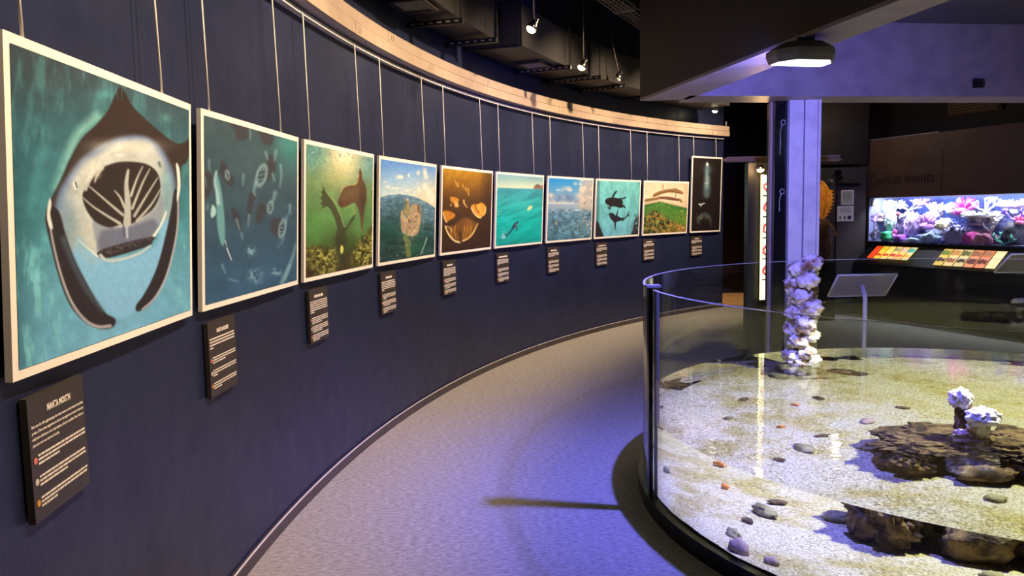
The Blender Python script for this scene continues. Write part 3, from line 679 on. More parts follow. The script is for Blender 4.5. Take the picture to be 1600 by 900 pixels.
def art4(p):
    hz = np.interp(p.X, [30, 100, 180, 250, 320, 400, 470], [362, 344, 338, 348, 366, 402, 450])
    t = p.Y / hz
    p.vgrad([(0, (98, 138, 204)), (.25, (104, 146, 206)), (.6, (150, 182, 212)), (1, (202, 210, 206))], np.clip((t - .15) / .85, 0, 1))
    p.blob(440, 360, 130, 130, (232, 206, 164), .85)
    for x, y, rx, ry, r in ((182, 210, 26, 16, 0), (205, 212, 12, 10, 0), (258, 198, 10, 14, 0), (332, 180, 15, 16, 30), (385, 180, 17, 38, -10), (395, 215, 16, 14, 0), (385, 280, 16, 22, -20), (410, 330, 26, 60, -30), (440, 375, 34, 40, -20), (335, 310, 14, 24, 20), (90, 280, 20, 10, 0), (150, 294, 40, 8, 0), (75, 245, 14, 6, 0), (240, 310, 30, 8, 0)):
        p.blob(x, y, rx, ry, (238, 226, 204), .85, r, 1.3)
    sea = ss(p.Y - hz, -3, 3)
    d = (p.Y - hz)
    n = vnoise(p.X * .8 + p.Y * .3, p.Y * 1.6 - p.X * .3, 42, 8, 5, .62)
    base = np.stack([np.interp(d, [0, 120, 260, 420], [c0, c1, c2, c3]) for c0, c1, c2, c3 in ((84, 66, 34, 36), (116, 96, 72, 60), (136, 108, 68, 58))], -1) * (0.55 + .95 * n[..., None])
    p.c = p.c * (1 - sea[..., None]) + base * sea[..., None]
    p.speckle(sea * .8 * ss(-d, -330, -20), 20, [(140, 160, 172)], 14, .60, .6, 1.5); p.speckle(sea * ss(d, 280, 380), 9, [(176, 196, 190)], 17, .70)
    p.blob(90, 640, 50, 60, (24, 74, 62), .6); p.blob(320, 740, 60, 60, (34, 96, 68), .6)
    p.poly([(196, 500), (206, 460), (222, 490), (236, 520), (262, 500), (276, 440), (300, 414), (345, 428), (356, 480), (352, 560), (334, 630), (292, 660), (250, 640), (206, 610), (200, 560)], (176, 142, 108), 5)
    p.speckle(np.exp(-((p.X - 280) / 70) ** 2 - ((p.Y - 550) / 100) ** 2), 18, [(214, 188, 150), (116, 86, 62), (150, 150, 146)], 41, .55)
    p.poly([(232, 410), (240, 378), (252, 370), (264, 392), (266, 430), (272, 480), (258, 510), (232, 500), (222, 460)], (150, 134, 96), 3); p.blob(250, 380, 8, 10, (220, 220, 214), .8); p.stroke([(228, 450), (236, 420), (244, 388)], 4, 3, (76, 66, 48), 3, .8)
    p.stroke([(206, 470), (214, 510), (240, 530), (262, 510)], 5, 6, (206, 166, 104), 4, .7); p.stroke([(335, 430), (340, 470), (350, 480)], 9, 7, (92, 64, 46), 4, .7); p.stroke([(215, 620), (250, 645), (290, 640), (312, 610)], 6, 7, (206, 190, 160), 4, .8)
    p.stroke([(240, 660), (252, 720), (262, 800)], 18, 20, (124, 128, 70), 8, .8); p.speckle(np.exp(-((p.X - 250) / 40) ** 2 - ((p.Y - 680) / 70) ** 2), 12, [(196, 190, 150), (60, 76, 50)], 52, .58)
    p.stroke([(405, 670), (385, 730), (356, 795)], 4, 3, (206, 214, 214), 4, .8); p.grain(10, .2, 3)

def art5(p):
    p.vgrad([(0, (186, 132, 34)), (.18, (142, 92, 28)), (.38, (88, 56, 28)), (.65, (66, 42, 28)), (1, (56, 36, 28))])
    n = vnoise(p.X * 1.4 + p.Y, p.Y * .5 - p.X * .3, 60, 5); p.mix(.8 * np.clip((n - .5) * 3, 0, 1) * ss(-p.Y, -330, -60), (210, 160, 50)); p.mix(.6 * ss(p.X, 330, 440), (58, 36, 28))
    g = (226, 150, 52); h = (255, 222, 150)
    p.poly([(44, 460), (90, 452), (150, 485), (130, 520), (100, 535), (72, 552), (52, 510)], (198, 124, 42), 9); p.stroke([(46, 470), (60, 520), (76, 550)], 5, 5, h, 4, .8)
    p.poly([(286, 420), (302, 396), (340, 394), (372, 380), (408, 410), (406, 470), (384, 500), (362, 512), (330, 496)], g, 8); p.stroke([(286, 425), (310, 474), (345, 505), (365, 510)], 5, 7, h, 4, .9); p.stroke([(385, 492), (404, 470), (408, 420)], 4, 6, h, 4, .7); p.stroke([(318, 400), (330, 440), (352, 470)], 5, 3, (110, 68, 32), 5, .8); p.stroke([(350, 400), (366, 440), (372, 480)], 6, 3, (250, 200, 110), 5, .6)
    p.poly([(66, 590), (110, 610), (160, 560), (230, 510), (300, 540), (336, 570), (318, 630), (280, 676), (215, 712), (190, 722), (140, 700), (96, 656)], (112, 70, 30), 12)
    for x in (120, 150, 232, 258, 285): p.stroke([(x, 590), (x - 6, 640), (x + (10 if x < 190 else -22), 690)], 7, 4, (214, 146, 58), 7, .65)
    p.stroke([(66, 588), (80, 630), (110, 680), (150, 716), (190, 726)], 5, 8, h, 4); p.stroke([(212, 714), (260, 692), (296, 654), (322, 606), (342, 562)], 8, 4, (250, 200, 112), 4, .9); p.stroke([(66, 588), (100, 596), (122, 632)], 4, 3, h, 4, .8); p.stroke([(190, 640), (200, 700), (196, 720)], 8, 9, (58, 38, 28), 7, .9)
    p.poly([(108, 335), (140, 332), (188, 356), (172, 380), (180, 415), (150, 420), (136, 390), (112, 372)], (206, 134, 50), 7); p.blob(160, 396, 16, 22, h, .6); p.blob(190, 370, 14, 18, (70, 44, 26), .7); p.blob(112, 402, 8, 10, (240, 190, 110), .8)
    p.stroke([(222, 362), (226, 390), (250, 420)], 8, 4, (250, 196, 104), 5, .85)
    for a in ([(150, 195), (162, 240)], [(172, 215), (178, 245)], [(212, 225), (216, 250)], [(236, 250), (240, 280)], [(256, 262), (264, 318)]): p.stroke(a, 6, 4, (232, 168, 76), 5, .75)
    p.blob(262, 560, 40, 30, (168, 108, 44), .5); p.grain(12, .25, 4)

def art6(p):
    hz = np.interp(p.X, [500, 935], [250, 262])
    p.vgrad([(0, (112, 164, 176)), (.12, (150, 184, 172)), (.24, (206, 212, 176)), (1, (206, 212, 180))], np.clip((p.Y - 100) / 600, 0, 1)); p.mix(.6 * ss(p.X, 640, 860) * ss(-p.Y, -230, -130), (120, 146, 168))
    p.poly([(834, 256), (848, 232), (866, 218), (888, 220), (905, 232), (922, 222), (930, 262), (838, 262)], (140, 108, 88), 4); p.blob(872, 236, 16, 10, (96, 74, 62), .6)
    d = p.Y - hz; s_ = ss(d, -3, 4)
    n = vnoise(p.X * .7 + p.Y * .8, p.Y * 2.0 + p.X * .5, 60, 6, 5)
    base = np.stack([np.interp(d, [0, 30, 140, 300, 520], v) for v in ((70, 62, 52, 20, 16), (150, 150, 166, 172, 150), (160, 156, 158, 158, 138))], -1) * (.80 + .4 * n[..., None])
    p.c = p.c * (1 - s_[..., None]) + base * s_[..., None]
    p.speckle(s_ * ss(-p.X, -740, -520), 40, [(96, 196, 188)], 22, .55, .5, 1.6, .5)
    p.poly([(706, 536), (700, 560), (690, 575), (696, 612), (692, 630), (682, 600), (664, 604), (646, 628), (626, 656), (606, 668), (602, 694), (594, 672), (578, 650), (604, 656), (632, 628), (650, 590), (668, 562), (688, 548)], (46, 62, 78), 2.5)
    p.stroke([(686, 560), (680, 590), (690, 605)], 4, 3, (140, 120, 120), 2, .8); p.speckle(np.exp(-((p.X - 572) / 26) ** 2 - ((p.Y - 668) / 34) ** 2), 8, [(196, 224, 216)], 25, .46)
    p.poly([(780, 440), (792, 426), (784, 410), (800, 416), (820, 404), (826, 425), (808, 442), (788, 452)], (214, 218, 150), 3); p.blob(804, 440, 12, 5, (240, 236, 180), .8); p.blob(770, 470, 40, 22, (60, 190, 176), .3)

def art7(p):
    p.vgrad([(0, (44, 136, 196)), (.2, (92, 152, 190)), (.36, (150, 168, 182)), (.44, (186, 188, 186)), (1, (186, 188, 186))], np.clip((p.Y - 100) / 690, 0, 1))
    w_ = ss(p.X - (500 - p.Y) * .15, 300, 420); p.mix(w_ * .8, (196, 176, 162))
    n = vnoise(p.X, p.Y * 1.3, 70, 7, 5, .6); p.mix(.9 * np.clip((n - .46) * 5, 0, 1) * ss(p.X * .6 + p.Y, 290, 420), (226, 204, 178)); n2 = vnoise(p.X + 90, p.Y * 1.5, 50, 17, 5, .6); p.mix(.7 * np.clip((n2 - .5) * 5, 0, 1) * ss(p.Y, 230, 330), (112, 124, 150))
    for x, y, r, c in ((405, 165, 18, (255, 246, 226)), (160, 235, 16, (224, 226, 222)), (85, 295, 30, (240, 220, 180)), (180, 340, 50, (92, 128, 168)), (290, 330, 50, (86, 112, 150)), (400, 290, 30, (236, 214, 184)), (440, 345, 30, (222, 196, 160)), (480, 240, 30, (196, 170, 148))): p.blob(x, y, r, r * .7, c, .75)
    p.stroke([(60, 382), (340, 384)], 5, 3, (240, 232, 214), 5, .8)
    d = p.Y - 388; s_ = ss(d, -3, 5); m_ = vnoise(p.X * 1.0, p.Y * 1.4 + ((p.X - 250) / 40) ** 2, 36, 9, 5, .68)
    base = np.stack([np.interp(d, [0, 50, 120, 260, 410], v) for v in ((156, 140, 92, 88, 76), (170, 160, 128, 124, 116), (180, 176, 146, 138, 130))], -1) * np.where(d < 60, 1.0, (.35 + 1.3 * m_))[..., None]
    p.c = p.c * (1 - s_[..., None]) + base * s_[..., None]
    p.mix(.6 * s_ * ss(p.X, 340, 420) * ss(-d, -110, -10), (218, 186, 152)); p.speckle(s_ * ss(p.X - 250 + d * .2, 60, 260), 26, [(212, 196, 176)], 29, .60, 1.0, 1.6, .7)
    p.blob(150, 600, 14, 22, (110, 104, 60), .8); p.blob(143, 610, 6, 9, (246, 240, 214), .9); p.stroke([(150, 640), (146, 690)], 6, 3, (60, 84, 80), 5, .6)

def art8(p):
    p.vgrad([(0, (116, 188, 180)), (.5, (110, 184, 184)), (1, (112, 176, 192))]); n = vnoise(p.X * 1.6, p.Y * .7, 60, 4, 5, .6); p.c *= (.8 + .42 * n)[..., None]
    dk = (44, 38, 42)
    p.mix(ss(-p.X + (p.Y - 300) * -.02, -640, -612) * .6, (58, 96, 98)); e = ss(-(p.X - 600) + (p.Y - 560) * .38, -14, 14) * ss(p.Y, 560, 620); p.mix(e, dk)
    r_ = ss((p.X - 1075) + (p.Y - 380) * .42 + (n - .5) * 120, 0, 50) * ss(p.Y, 380, 470); p.mix(r_ * .95, dk); p.mix(.5 * ss(p.X, 1030, 1080) * ss(-p.Y, -260, -120), (66, 100, 96)); p.speckle(ss(p.X, 930, 1010) * ss(p.Y, 430, 560), 22, [(150, 206, 214), (60, 90, 100)], 33, .58, 1.3, .7)
    p.poly([(684, 358), (704, 332), (735, 320), (760, 318), (776, 282), (800, 250), (820, 240), (824, 250), (800, 282), (782, 318), (830, 324), (880, 322), (912, 312), (928, 306), (922, 324), (896, 334), (874, 340), (888, 372), (880, 396), (902, 404), (914, 426), (912, 442), (892, 424), (866, 436), (838, 432), (800, 420), (762, 418), (752, 430), (742, 458), (714, 434), (718, 420), (740, 414), (708, 396), (690, 376)], (38, 34, 36), 2, 1, False)
    p.blob(734, 424, 7, 7, (190, 220, 216), .9)
    p.poly([(726, 500), (740, 490), (770, 490), (806, 520), (820, 470), (834, 440), (830, 480), (824, 522), (862, 545), (905, 540), (932, 514), (942, 480), (950, 458), (948, 512), (958, 522), (930, 532), (905, 556), (886, 570), (880, 592), (870, 574), (820, 588), (808, 598), (800, 676), (792, 674), (788, 598), (770, 580), (744, 548)], (40, 36, 42), 2, 1, False)

def art9(p):
    p.vgrad([(0, (226, 190, 154)), (.3, (236, 206, 170)), (1, (226, 190, 150))]); p.grain(40, .14, 3); p.mix(.4 * ss(p.X, 400, 480), (196, 150, 110)); p.mix(.3 * ss(-p.Y, -340, -310), (190, 150, 130))
    p.blob(230, 364, 8, 26, (140, 108, 84), .8); p.stroke([(352, 325), (348, 380)], 3, 2, (170, 140, 114), 2, .7)
    p.poly([(48, 490), (130, 474), (200, 468), (190, 494), (120, 506), (48, 518)], (136, 104, 60), 3, 1, False)
    p.poly([(180, 462), (250, 458), (330, 468), (392, 484), (394, 508), (320, 500), (250, 490), (200, 488)], (128, 84, 58), 3, 1, False)
    p.poly([(124, 462), (140, 432), (200, 404), (280, 386), (360, 378), (412, 402), (438, 424), (420, 440), (360, 424), (290, 420), (210, 440), (140, 468)], (150, 106, 64), 2.5, 1, False)
    p.stroke([(140, 456), (220, 424), (300, 408), (400, 424)], 4, 5, (86, 56, 38), 5, .7); p.stroke([(200, 480), (390, 496)], 3, 4, (74, 46, 38), 4, .7); p.stroke([(362, 420), (354, 466)], 3, 3, (90, 64, 44), 2); p.poly([(392, 480), (412, 490), (424, 520), (400, 516)], (150, 110, 60), 3)
    p.poly([(48, 524), (100, 514), (210, 500), (330, 524), (464, 572), (470, 590), (330, 545), (210, 520), (48, 550)], (206, 168, 132), 3, .9, False)
    hill = p.Y - np.interp(p.X, [40, 120, 200, 330, 470], [548, 530, 512, 545, 578]); g = ss(hill, -4, 5)
    p.mix(g, (74, 120, 48)); p.mix(g * .6 * ss(p.X, 260, 460) * ss(hill, 20, 120), (128, 146, 52)); p.mix(g * .5 * ss(-hill, -40, 0), (46, 92, 46))
    b = ss(p.Y - np.interp(p.X, [40, 90, 140, 200, 260, 330, 400, 470], [640, 600, 566, 600, 640, 690, 720, 730]), 0, 60)
    p.mix(b * .6, (96, 78, 42)); p.speckle(b, 20, [(64, 58, 30), (146, 156, 84), (182, 130, 62), (40, 36, 22)], 61, .52); p.speckle(g * (1 - b), 14, [(160, 176, 84), (60, 96, 36)], 71, .62)
    p.mix(.7 * b * ss(p.X, 290, 400) * ss(p.Y, 690, 780), (176, 132, 62)); p.speckle(b * ss(p.X, 280, 380), 16, [(226, 172, 84), (120, 82, 40)], 81, .56)

def art10(p):
    p.vgrad([(0, (32, 24, 23)), (1, (32, 22, 22))])
    p.poly([(672, 150), (694, 150), (712, 300), (706, 440), (672, 480), (642, 440), (650, 300)], (96, 118, 120), 26, .75); p.poly([(676, 140), (692, 140), (700, 260), (690, 380), (660, 380), (666, 260)], (150, 170, 168), 14, .6); p.blob(690, 190, 46, 40, (84, 104, 106), .6)
    p.blob(684, 145, 11, 17, (244, 240, 222), 1, 0, 1.5); p.blob(700, 245, 8, 12, (30, 30, 32), .9); p.stroke([(660, 334), (692, 326)], 5, 4, (196, 196, 186), 4, .8); p.blob(676, 400, 16, 24, (66, 92, 100), .6)
    p.stroke([(600, 540), (618, 545), (636, 534), (654, 528)], 8, 4, (206, 210, 204), 4); p.stroke([(612, 545), (616, 562)], 5, 3, (190, 194, 190), 4)
    p.poly([(566, 680), (580, 660), (610, 645), (640, 622), (680, 625), (706, 655), (718, 690), (714, 762), (700, 720), (680, 680), (640, 672), (610, 690), (596, 740), (574, 720)], (70, 76, 66), 12, .8); p.speckle(np.exp(-((p.X - 640) / 70) ** 2 - ((p.Y - 670) / 40) ** 2), 16, [(112, 120, 104)], 91, .56)

Q = [(10.6, 39.3, 295.7, 158.2, 296.9, 492.8, 22.9, 596), (315, 168, 466, 213, 464.5, 441, 317, 487), (477, 218, 582, 240, 581, 418, 477, 440), (590, 244, 683, 260, 682, 402, 590, 416),
     (691.2, 260.1, 768.7, 268.7, 766.3, 389.6, 689.4, 400.2), (773.5, 268.8, 850.9, 274.9, 848.2, 380.7, 773.4, 388.7), (857.6, 275.4, 926, 278.9, 922.5, 374, 854.9, 380.6),
     (932.2, 279.9, 1001.7, 282, 997.2, 368.5, 928.9, 373.3), (1007.3, 282, 1076.6, 283.5, 1072.5, 363.8, 1003.4, 368), (1083.6, 245.1, 1130.4, 246.7, 1125.3, 360.7, 1078.6, 363.4)]
ORG = [((0, 0), 1), ((310, 160), .3725), ((470, 210), .2609), ((585, 235), .2055), ((685, 250), .1778), ((685, 250), .1778), ((850, 265), .1389), ((850, 265), .1389), ((1000, 235), .1556), ((1000, 235), .1556)]
PTH = [183.5, 177.44, 171.43, 165.36, 159.22, 153.22, 147.16, 141.24, 135.24, 130.2]
ARTS = [art1, art2, art3, art4, art5, art6, art7, art8, art9, art10]
RES = [(330, 220), (225, 150), (201, 134), (180, 120), (165, 110), (165, 110), (150, 100), (150, 100), (150, 100), (80, 120)]
PLAB = ['large photograph of a manta ray with gaping mouth, nearest on the wall', 'photograph of many manta rays in dark blue water', 'photograph of two sea lions in sunlit green water',
        'photograph of a turtle breaking the sea surface under blue sky', 'golden brown photograph of basking fish mouths in the dark', 'photograph of a shark in bright turquoise sea',
        'photograph of grey rippled sea under cloudy blue sky', 'photograph of turtle and shark silhouettes on pale teal water', 'photograph of driftwood logs above green weed', 'tall narrow black photograph with a pale light beam']
PANEL_T = .018
for i in range(10):
    w, h = (1.212, .808) if i < 9 else (.808, 1.212)
    th = math.radians(PTH[i]); nrm = Vector((-math.cos(th), -math.sin(th), 0)); tan = Vector((math.sin(th), -math.cos(th), 0))   # into the room; along the wall away from the viewer
    base = Vector((WC.x + 12.41 * math.cos(th), WC.y + 12.41 * math.sin(th), 1.276))
    upv = (Vector((0, 0, 1)) + nrm * .05).normalized(); fn = tan.cross(upv).normalized()
    if fn.dot(nrm) < 0: fn = -fn
    if i == 9: upv = (Vector((0, 0, 1)) + nrm * .03).normalized()
    def T(u, v, off=0.0): return base + tan * (u - w / 2) + upv * (h - v) + fn * off
    t = thing('photo_panel', PLAB[i], 'picture', base, 'exhibition photographs hung along the curved wall')
    MB().hexa([T(0, h, -PANEL_T), T(w, h, -PANEL_T), T(w, h, 0), T(0, h, 0), T(0, 0, -PANEL_T), T(w, 0, -PANEL_T), T(w, 0, 0), T(0, 0, 0)]).build('white_border_board', M['white_card'], t)
    p = Print([(Q[i][0], Q[i][1]), (Q[i][2], Q[i][3]), (Q[i][4], Q[i][5]), (Q[i][6], Q[i][7])], w, h, *RES[i], *ORG[i])
    ARTS[i](p)
    link('print', p.mesh('print', lambda u, v: T(u, v, .0015)), pm, t)
    for u in ((.075, .78) if i < 9 else (.06, .8)):
        a = T(u * w, .004, -.006); b = wpt(math.degrees(math.atan2(a.y - WC.y, a.x - WC.x)), 12.400, 2.80)
        mid = b + (a - b) * .045 + nrm * .004
        MB().tube([b, mid, a + (mid - a) * .5, a], .0042, 6).build('hanging_rod', M['rod'], t)

# ================================================================== CAPTION PLATES
LTH = [186.0, 179.97, 173.83, 167.87, 161.7, 155.72, 149.7, 143.75, 137.85, 131.85]
FRENCH = ['Bien que de taille gigantesque, les raies manta se nourrissent de petites', "proies. D'énormes nageoires en forme de pagaie se trouvent devant la", "mâchoire inférieure de la raie manta, aident à canaliser l'eau riche en", 'plancton vers son énorme bouche.']
CL = ['manta mouth', 'many manta rays', 'two sea lions', 'surfacing turtle', 'golden fish mouths', 'shark in turquoise sea', 'rippled sea', 'turtle and shark silhouettes', 'driftwood logs', 'light beam in the dark']
flag_mats = [mat('flag_red_white', srgb(214, 120, 118), .6), mat('flag_pale', srgb(214, 200, 204), .6), mat('flag_gold', srgb(206, 150, 62), .6)]
for i in range(10):
    random.seed(100 + i)
    a = LTH[i]; th = math.radians(a - .69); nrm = Vector((-math.cos(th), -math.sin(th), 0)); tan = Vector((math.sin(th), -math.cos(th), 0))
    base = Vector((WC.x + 12.436 * math.cos(th), WC.y + 12.436 * math.sin(th), .905)); W, H = .30, .315
    t = thing('caption_plate', f'small charcoal caption plate below the {CL[i]} photograph', 'sign', base, 'caption plates on the curved wall')
    def T(u, v, off=0.0): return base + tan * (u - W / 2) + Vector((0, 0, H - v)) + nrm * off
    MB().hexa([T(0, H, -.012), T(W, H, -.012), T(W, H, .006), T(0, H, .006), T(0, 0, -.012), T(W, 0, -.012), T(W, 0, .006), T(0, 0, .006)]).build('plate', M['plate'], t)
    def place(me, name, u, v, width=None):
        xs = [q.co.x for q in me.vertices]; w0 = max(xs) - min(xs)
        k = (width / w0) if width else 1.0
        for q in me.vertices:
            x, y, z = q.co.x * k, q.co.y, q.co.z; q.co = T(u + x, v - y, .0068 + z)
        return link(name, me, M['ink'], t)
    def bar(mb, u, v, w, hgt): mb.prism([T(u, v, .0064), T(u + w, v, .0064), T(u + w, v + hgt, .0064), T(u, v + hgt, .0064)], nrm * .0006)
    tw = [.125, .13, .15, .12, .13, .21, .15, .19, .15, .12][i]
    if i < 2: place(text_mesh(('MANTA MOUTH', 'MANTA MADNESS')[i], .023, bold=.0011), 'title', W * .52 - tw / 2, .05, tw)
    else:
        mb = MB(); x = W * .52 - tw / 2; e = x + tw
        while x < e - .006:
            ww = min(random.uniform(.02, .045), e - x); bar(mb, x, .034, ww, .016); x += ww + .006
        mb.build('title', M['ink'], t)
    # paragraphs: French, then three translations behind small round flags
    if i == 0:
        for k, s_ in enumerate(FRENCH): place(text_mesh(s_, .0105, bold=.0003), 'text_line', .012, .078 + k * .0155, (.276, .276, .276, .135)[k])
    rows = [4, 4, 6, 6, 6, 5, 4, 4, 4, 4][i]
    vpos = .068
    for blk in range(4):
        n = rows if blk == 0 else (3 if i < 2 else 4)
        v0 = vpos if blk == 0 else (.148 if i < 2 else .165) + (blk - 1) * (.054 if i < 2 else .051)
        if i == 0 and blk == 0: continue
        lh = .0125 if blk == 0 else .0105
        mb = MB()
        for k in range(n):
            x = .012 if blk == 0 else .034; e = .288 if k < n - 1 else x + random.uniform(.04, .16)
            while x < e - .004:
                ww = min(random.uniform(.008, .03), e - x); bar(mb, x, v0 + k * lh, ww, lh * .5); x += ww + .003
        mb.build('text_block', M['ink'], t)
        if blk: 
            mb = MB(); c = T(.02, v0 + .012, .0064); mb.prism([c + (tan * math.cos(q) + Vector((0, 0, 1)) * math.sin(q)) * .0085 for q in [2 * math.pi * j / 14 for j in range(14)]], nrm * .0008); mb.build('flag_roundel', flag_mats[blk - 1], t)

# ================================================================== DUCTS AND CABLE TRAY OVERHEAD
def duct(label, r0, r1, z0, z1, a0, a1, n, joints):
    t = thing('air_duct', label, 'duct', wpt((a0 + a1) / 2, (r0 + r1) / 2, z0))
    ring_band(MB(), r0, r1, z0, z1, a0, a1, n).build('duct_body', M['duct'], t)
    for j in joints: ring_band(MB(), r0 - .025, r1 + .015, z0 - .025, z1 + .025, j - .09, j + .09, 1).build('flange', M['duct_dark'], t)
    return t
d1 = duct('black air duct nearest the viewer above the curved wall', 12.06, 12.42, 3.25, 3.64, 186, 159.3, 5, (186, 172.6, 159.4))
d2 = duct('black air duct stepping out above the far photographs', 11.86, 12.4, 3.22, 3.60, 158.9, 131, 6, (158.8, 149.7, 140.4))
def grille(parent, th, r, z, tilt):
    mb = MB(); R = Matrix.Rotation(math.radians(th), 3, 'Z')
    c = wpt(th, r, z)
    for dx, dy, sx, sy in ((-.13, 0, .03, .34), (.13, 0, .03, .34), (0, -.16, .26, .03), (0, .16, .26, .03)): mb.box(c + R @ Vector((dx, dy, 0)), (sx, sy, .03), R)
    g = mb.build('grille_frame', M['duct'], parent)
    for k in range(11):
        MB().box(c + R @ Vector((-.11 + .022 * k, 0, .002)), (.005, .30, .016), R @ Matrix.Rotation(.6, 3, 'Y')).build('grille_slat', M['slot'], g)
grille(d1, 166.2, 12.24, 3.234, 0); grille(d2, 154.3, 12.1, 3.204, 0)
for th, r1, nm in ((164.2, 11.98, 'below the first grille'), (160.6, 11.95, 'at the end of the near duct'), (153.0, 11.78, 'below the second grille'), (149.2, 11.75, 'at the middle joint of the far duct'), (145.4, 11.8, 'closest to the dark beam')):
    t = thing('strut_channel', f'black slotted strut under the air duct {nm}', 'strut', wpt(th, 12.2, 3.19), 'slotted struts carrying the ducts')
    R = Matrix.Rotation(math.radians(th), 3, 'Z'); L = 12.45 - r1
    MB().box(wpt(th, (12.45 + r1) / 2, 3.195), (L, .042, .042), R).build('channel', M['duct_dark'], t)
    MB().tube([wpt(th, r1 + .02, 3.2), wpt(th, r1 + .02, 4.44)], .005).build('threaded_rod', M['duct_dark'], t)
    n = int(L / .075)
    for k in range(n): MB().box(wpt(th + .10, r1 + .05 + k * .075, 3.195), (.034, .004, .013), R).build('slot', M['slot'], t)

tr = thing('cable_tray', 'rusty wire basket cable tray hung under the black ceiling', 'cable tray', (1.1, 8.6, 3.85))
ta, tb = Vector((.42, 7.1, 3.86)), Vector((2.3, 10.9, 3.86)); td = (tb - ta).normalized(); tn = Vector((td.y, -td.x, 0))
mb = MB()
for o_, z_ in ((-.1, 0), (-.05, 0), (0, 0), (.05, 0), (.1, 0), (-.1, .06), (.1, .06)): mb.tube([ta + tn * o_ + Vector((0, 0, z_)), tb + tn * o_ + Vector((0, 0, z_))], .005, 6)
mb.build('long_wires', M['metal'], tr)
k = 0.0
while k < (tb - ta).length:
    c = ta + td * k; MB().tube([c + tn * -.1 + Vector((0, 0, .06)), c + tn * -.1, c + tn * .1, c + tn * .1 + Vector((0, 0, .06))], .005, 6).build('cross_wire', M['metal'], tr); k += .12
for k in (.9, 2.0, 3.1):
    c = ta + td * k; MB().box(c + Vector((0, 0, .03)), (.24, .07, .07), Matrix.Rotation(math.atan2(tn.y, tn.x), 3, 'Z')).build('coupler', M['metal'], tr); MB().tube([c, c + Vector((0, 0, .6))], .006).build('hanger', M['metal'], tr)
mb = MB(); mb.tube([ta + tn * .03 + Vector((0, 0, .012)), tb + tn * .02 + Vector((0, 0, .012))], .012); mb.build('cable', M['black'], tr)

# ================================================================== COLUMN
c0 = thing('structural_column', 'column with two violet lit white covers and a black edge behind the tank', 'column', (2.3, 6.4, 0))
MB().box((2.293, 6.38, 1.25), (.112, .24, 2.5)).build('cover_plate', M['white_metal'], c0, .004)
MB().box((2.425, 6.38, 1.25), (.128, .24, 2.5)).build('cover_plate', M['white_metal'], c0, .004)
MB().box((2.462, 6.258, 1.25), (.003, .006, 2.5)).build('cover_seam', M['grey_metal'], c0)
MB().box((2.187, 6.41, 1.25), (.098, .2, 2.5)).build('black_web', M['black_gloss'], c0)
MB().box((2.131, 6.40, 1.25), (.014, .05, 2.5)).build('edge_strip', M['cream'], c0)
for zc, s_ in ((2.33, 0), (1.78, 1)):
    mb = MB(); y_ = 6.306
    mb.tube([(2.20 + .018 * math.cos(q), y_, zc + .02 * math.sin(q)) for q in np.linspace(0, 6.0, 14)], .0045, 6)
    mb.tube([(2.19, y_, zc - .02), (2.178, y_, zc - .08), (2.18, y_, zc - .16), (2.176, y_, zc - .26 + .1 * s_)], [.006, .003, .005, .003], 6)
    mb.build('paint_drip', M['slot'], c0)
MB().box((3.72, ybeam(3.72) - .012, 2.6), (.075, .03, .07)).build('junction_box', M['black'], t2)

# ================================================================== ROUND TOUCH TANK
tk2 = thing('touch_tank', 'round glass walled touch tank with black base', 'tank', (TC.x, TC.y, 0))
def band(mb, r0, r1, z0, z1, a0=0, a1=360, n=180): return ring_band(mb, r0, r1, z0, z1, a0, a1, n, TC)
o = band(MB(), 1.90, 2.03, 0, .085).build('base_ring', M['black_gloss'], tk2); smooth_by_angle(o)
SEAM = 183.1
o = band(MB(), 1.986, 2.0, .085, 1.222, SEAM + .5, SEAM + 359.5, 240).build('glass_wall', M['glass'], tk2); smooth_by_angle(o)
rimm = mat('polished_glass_edge', srgb(236, 236, 238), .25, spec=.8)
_nt = rimm.node_tree; _o = [n for n in _nt.nodes if n.type == 'OUTPUT_MATERIAL'][0]; _t = _nt.nodes.new('ShaderNodeBsdfTransparent'); _x = _nt.nodes.new('ShaderNodeMixShader'); _x.inputs[0].default_value = .45
_nt.links.new(_t.outputs[0], _x.inputs[1]); _nt.links.new(_nt.nodes['Principled BSDF'].outputs[0], _x.inputs[2]); _nt.links.new(_x.outputs[0], _o.inputs['Surface'])
o = band(MB(), 1.989, 2.0, 1.222, 1.225, SEAM + .5, SEAM + 359.5, 240).build('glass_rim', rimm, tk2); smooth_by_angle(o)
def tpt(a, r, z): q = math.radians(a); return Vector((TC.x + r * math.cos(q), TC.y + r * math.sin(q), z))
Rs = Matrix.Rotation(math.radians(SEAM), 3, 'Z')
MB().box(tpt(SEAM, 2.012, .62), (.022, .04, 1.24), Rs).build('seam_post', M['black_gloss'], tk2)
MB().box(tpt(SEAM, 1.976, .655), (.016, .06, 1.14), Rs).build('seam_inner_strip', M['grey_metal'], tk2)
MB().box(tpt(SEAM, 1.996, 1.244), (.075, .065, .012), Rs).build('seam_cap', M['grey_metal'], tk2)
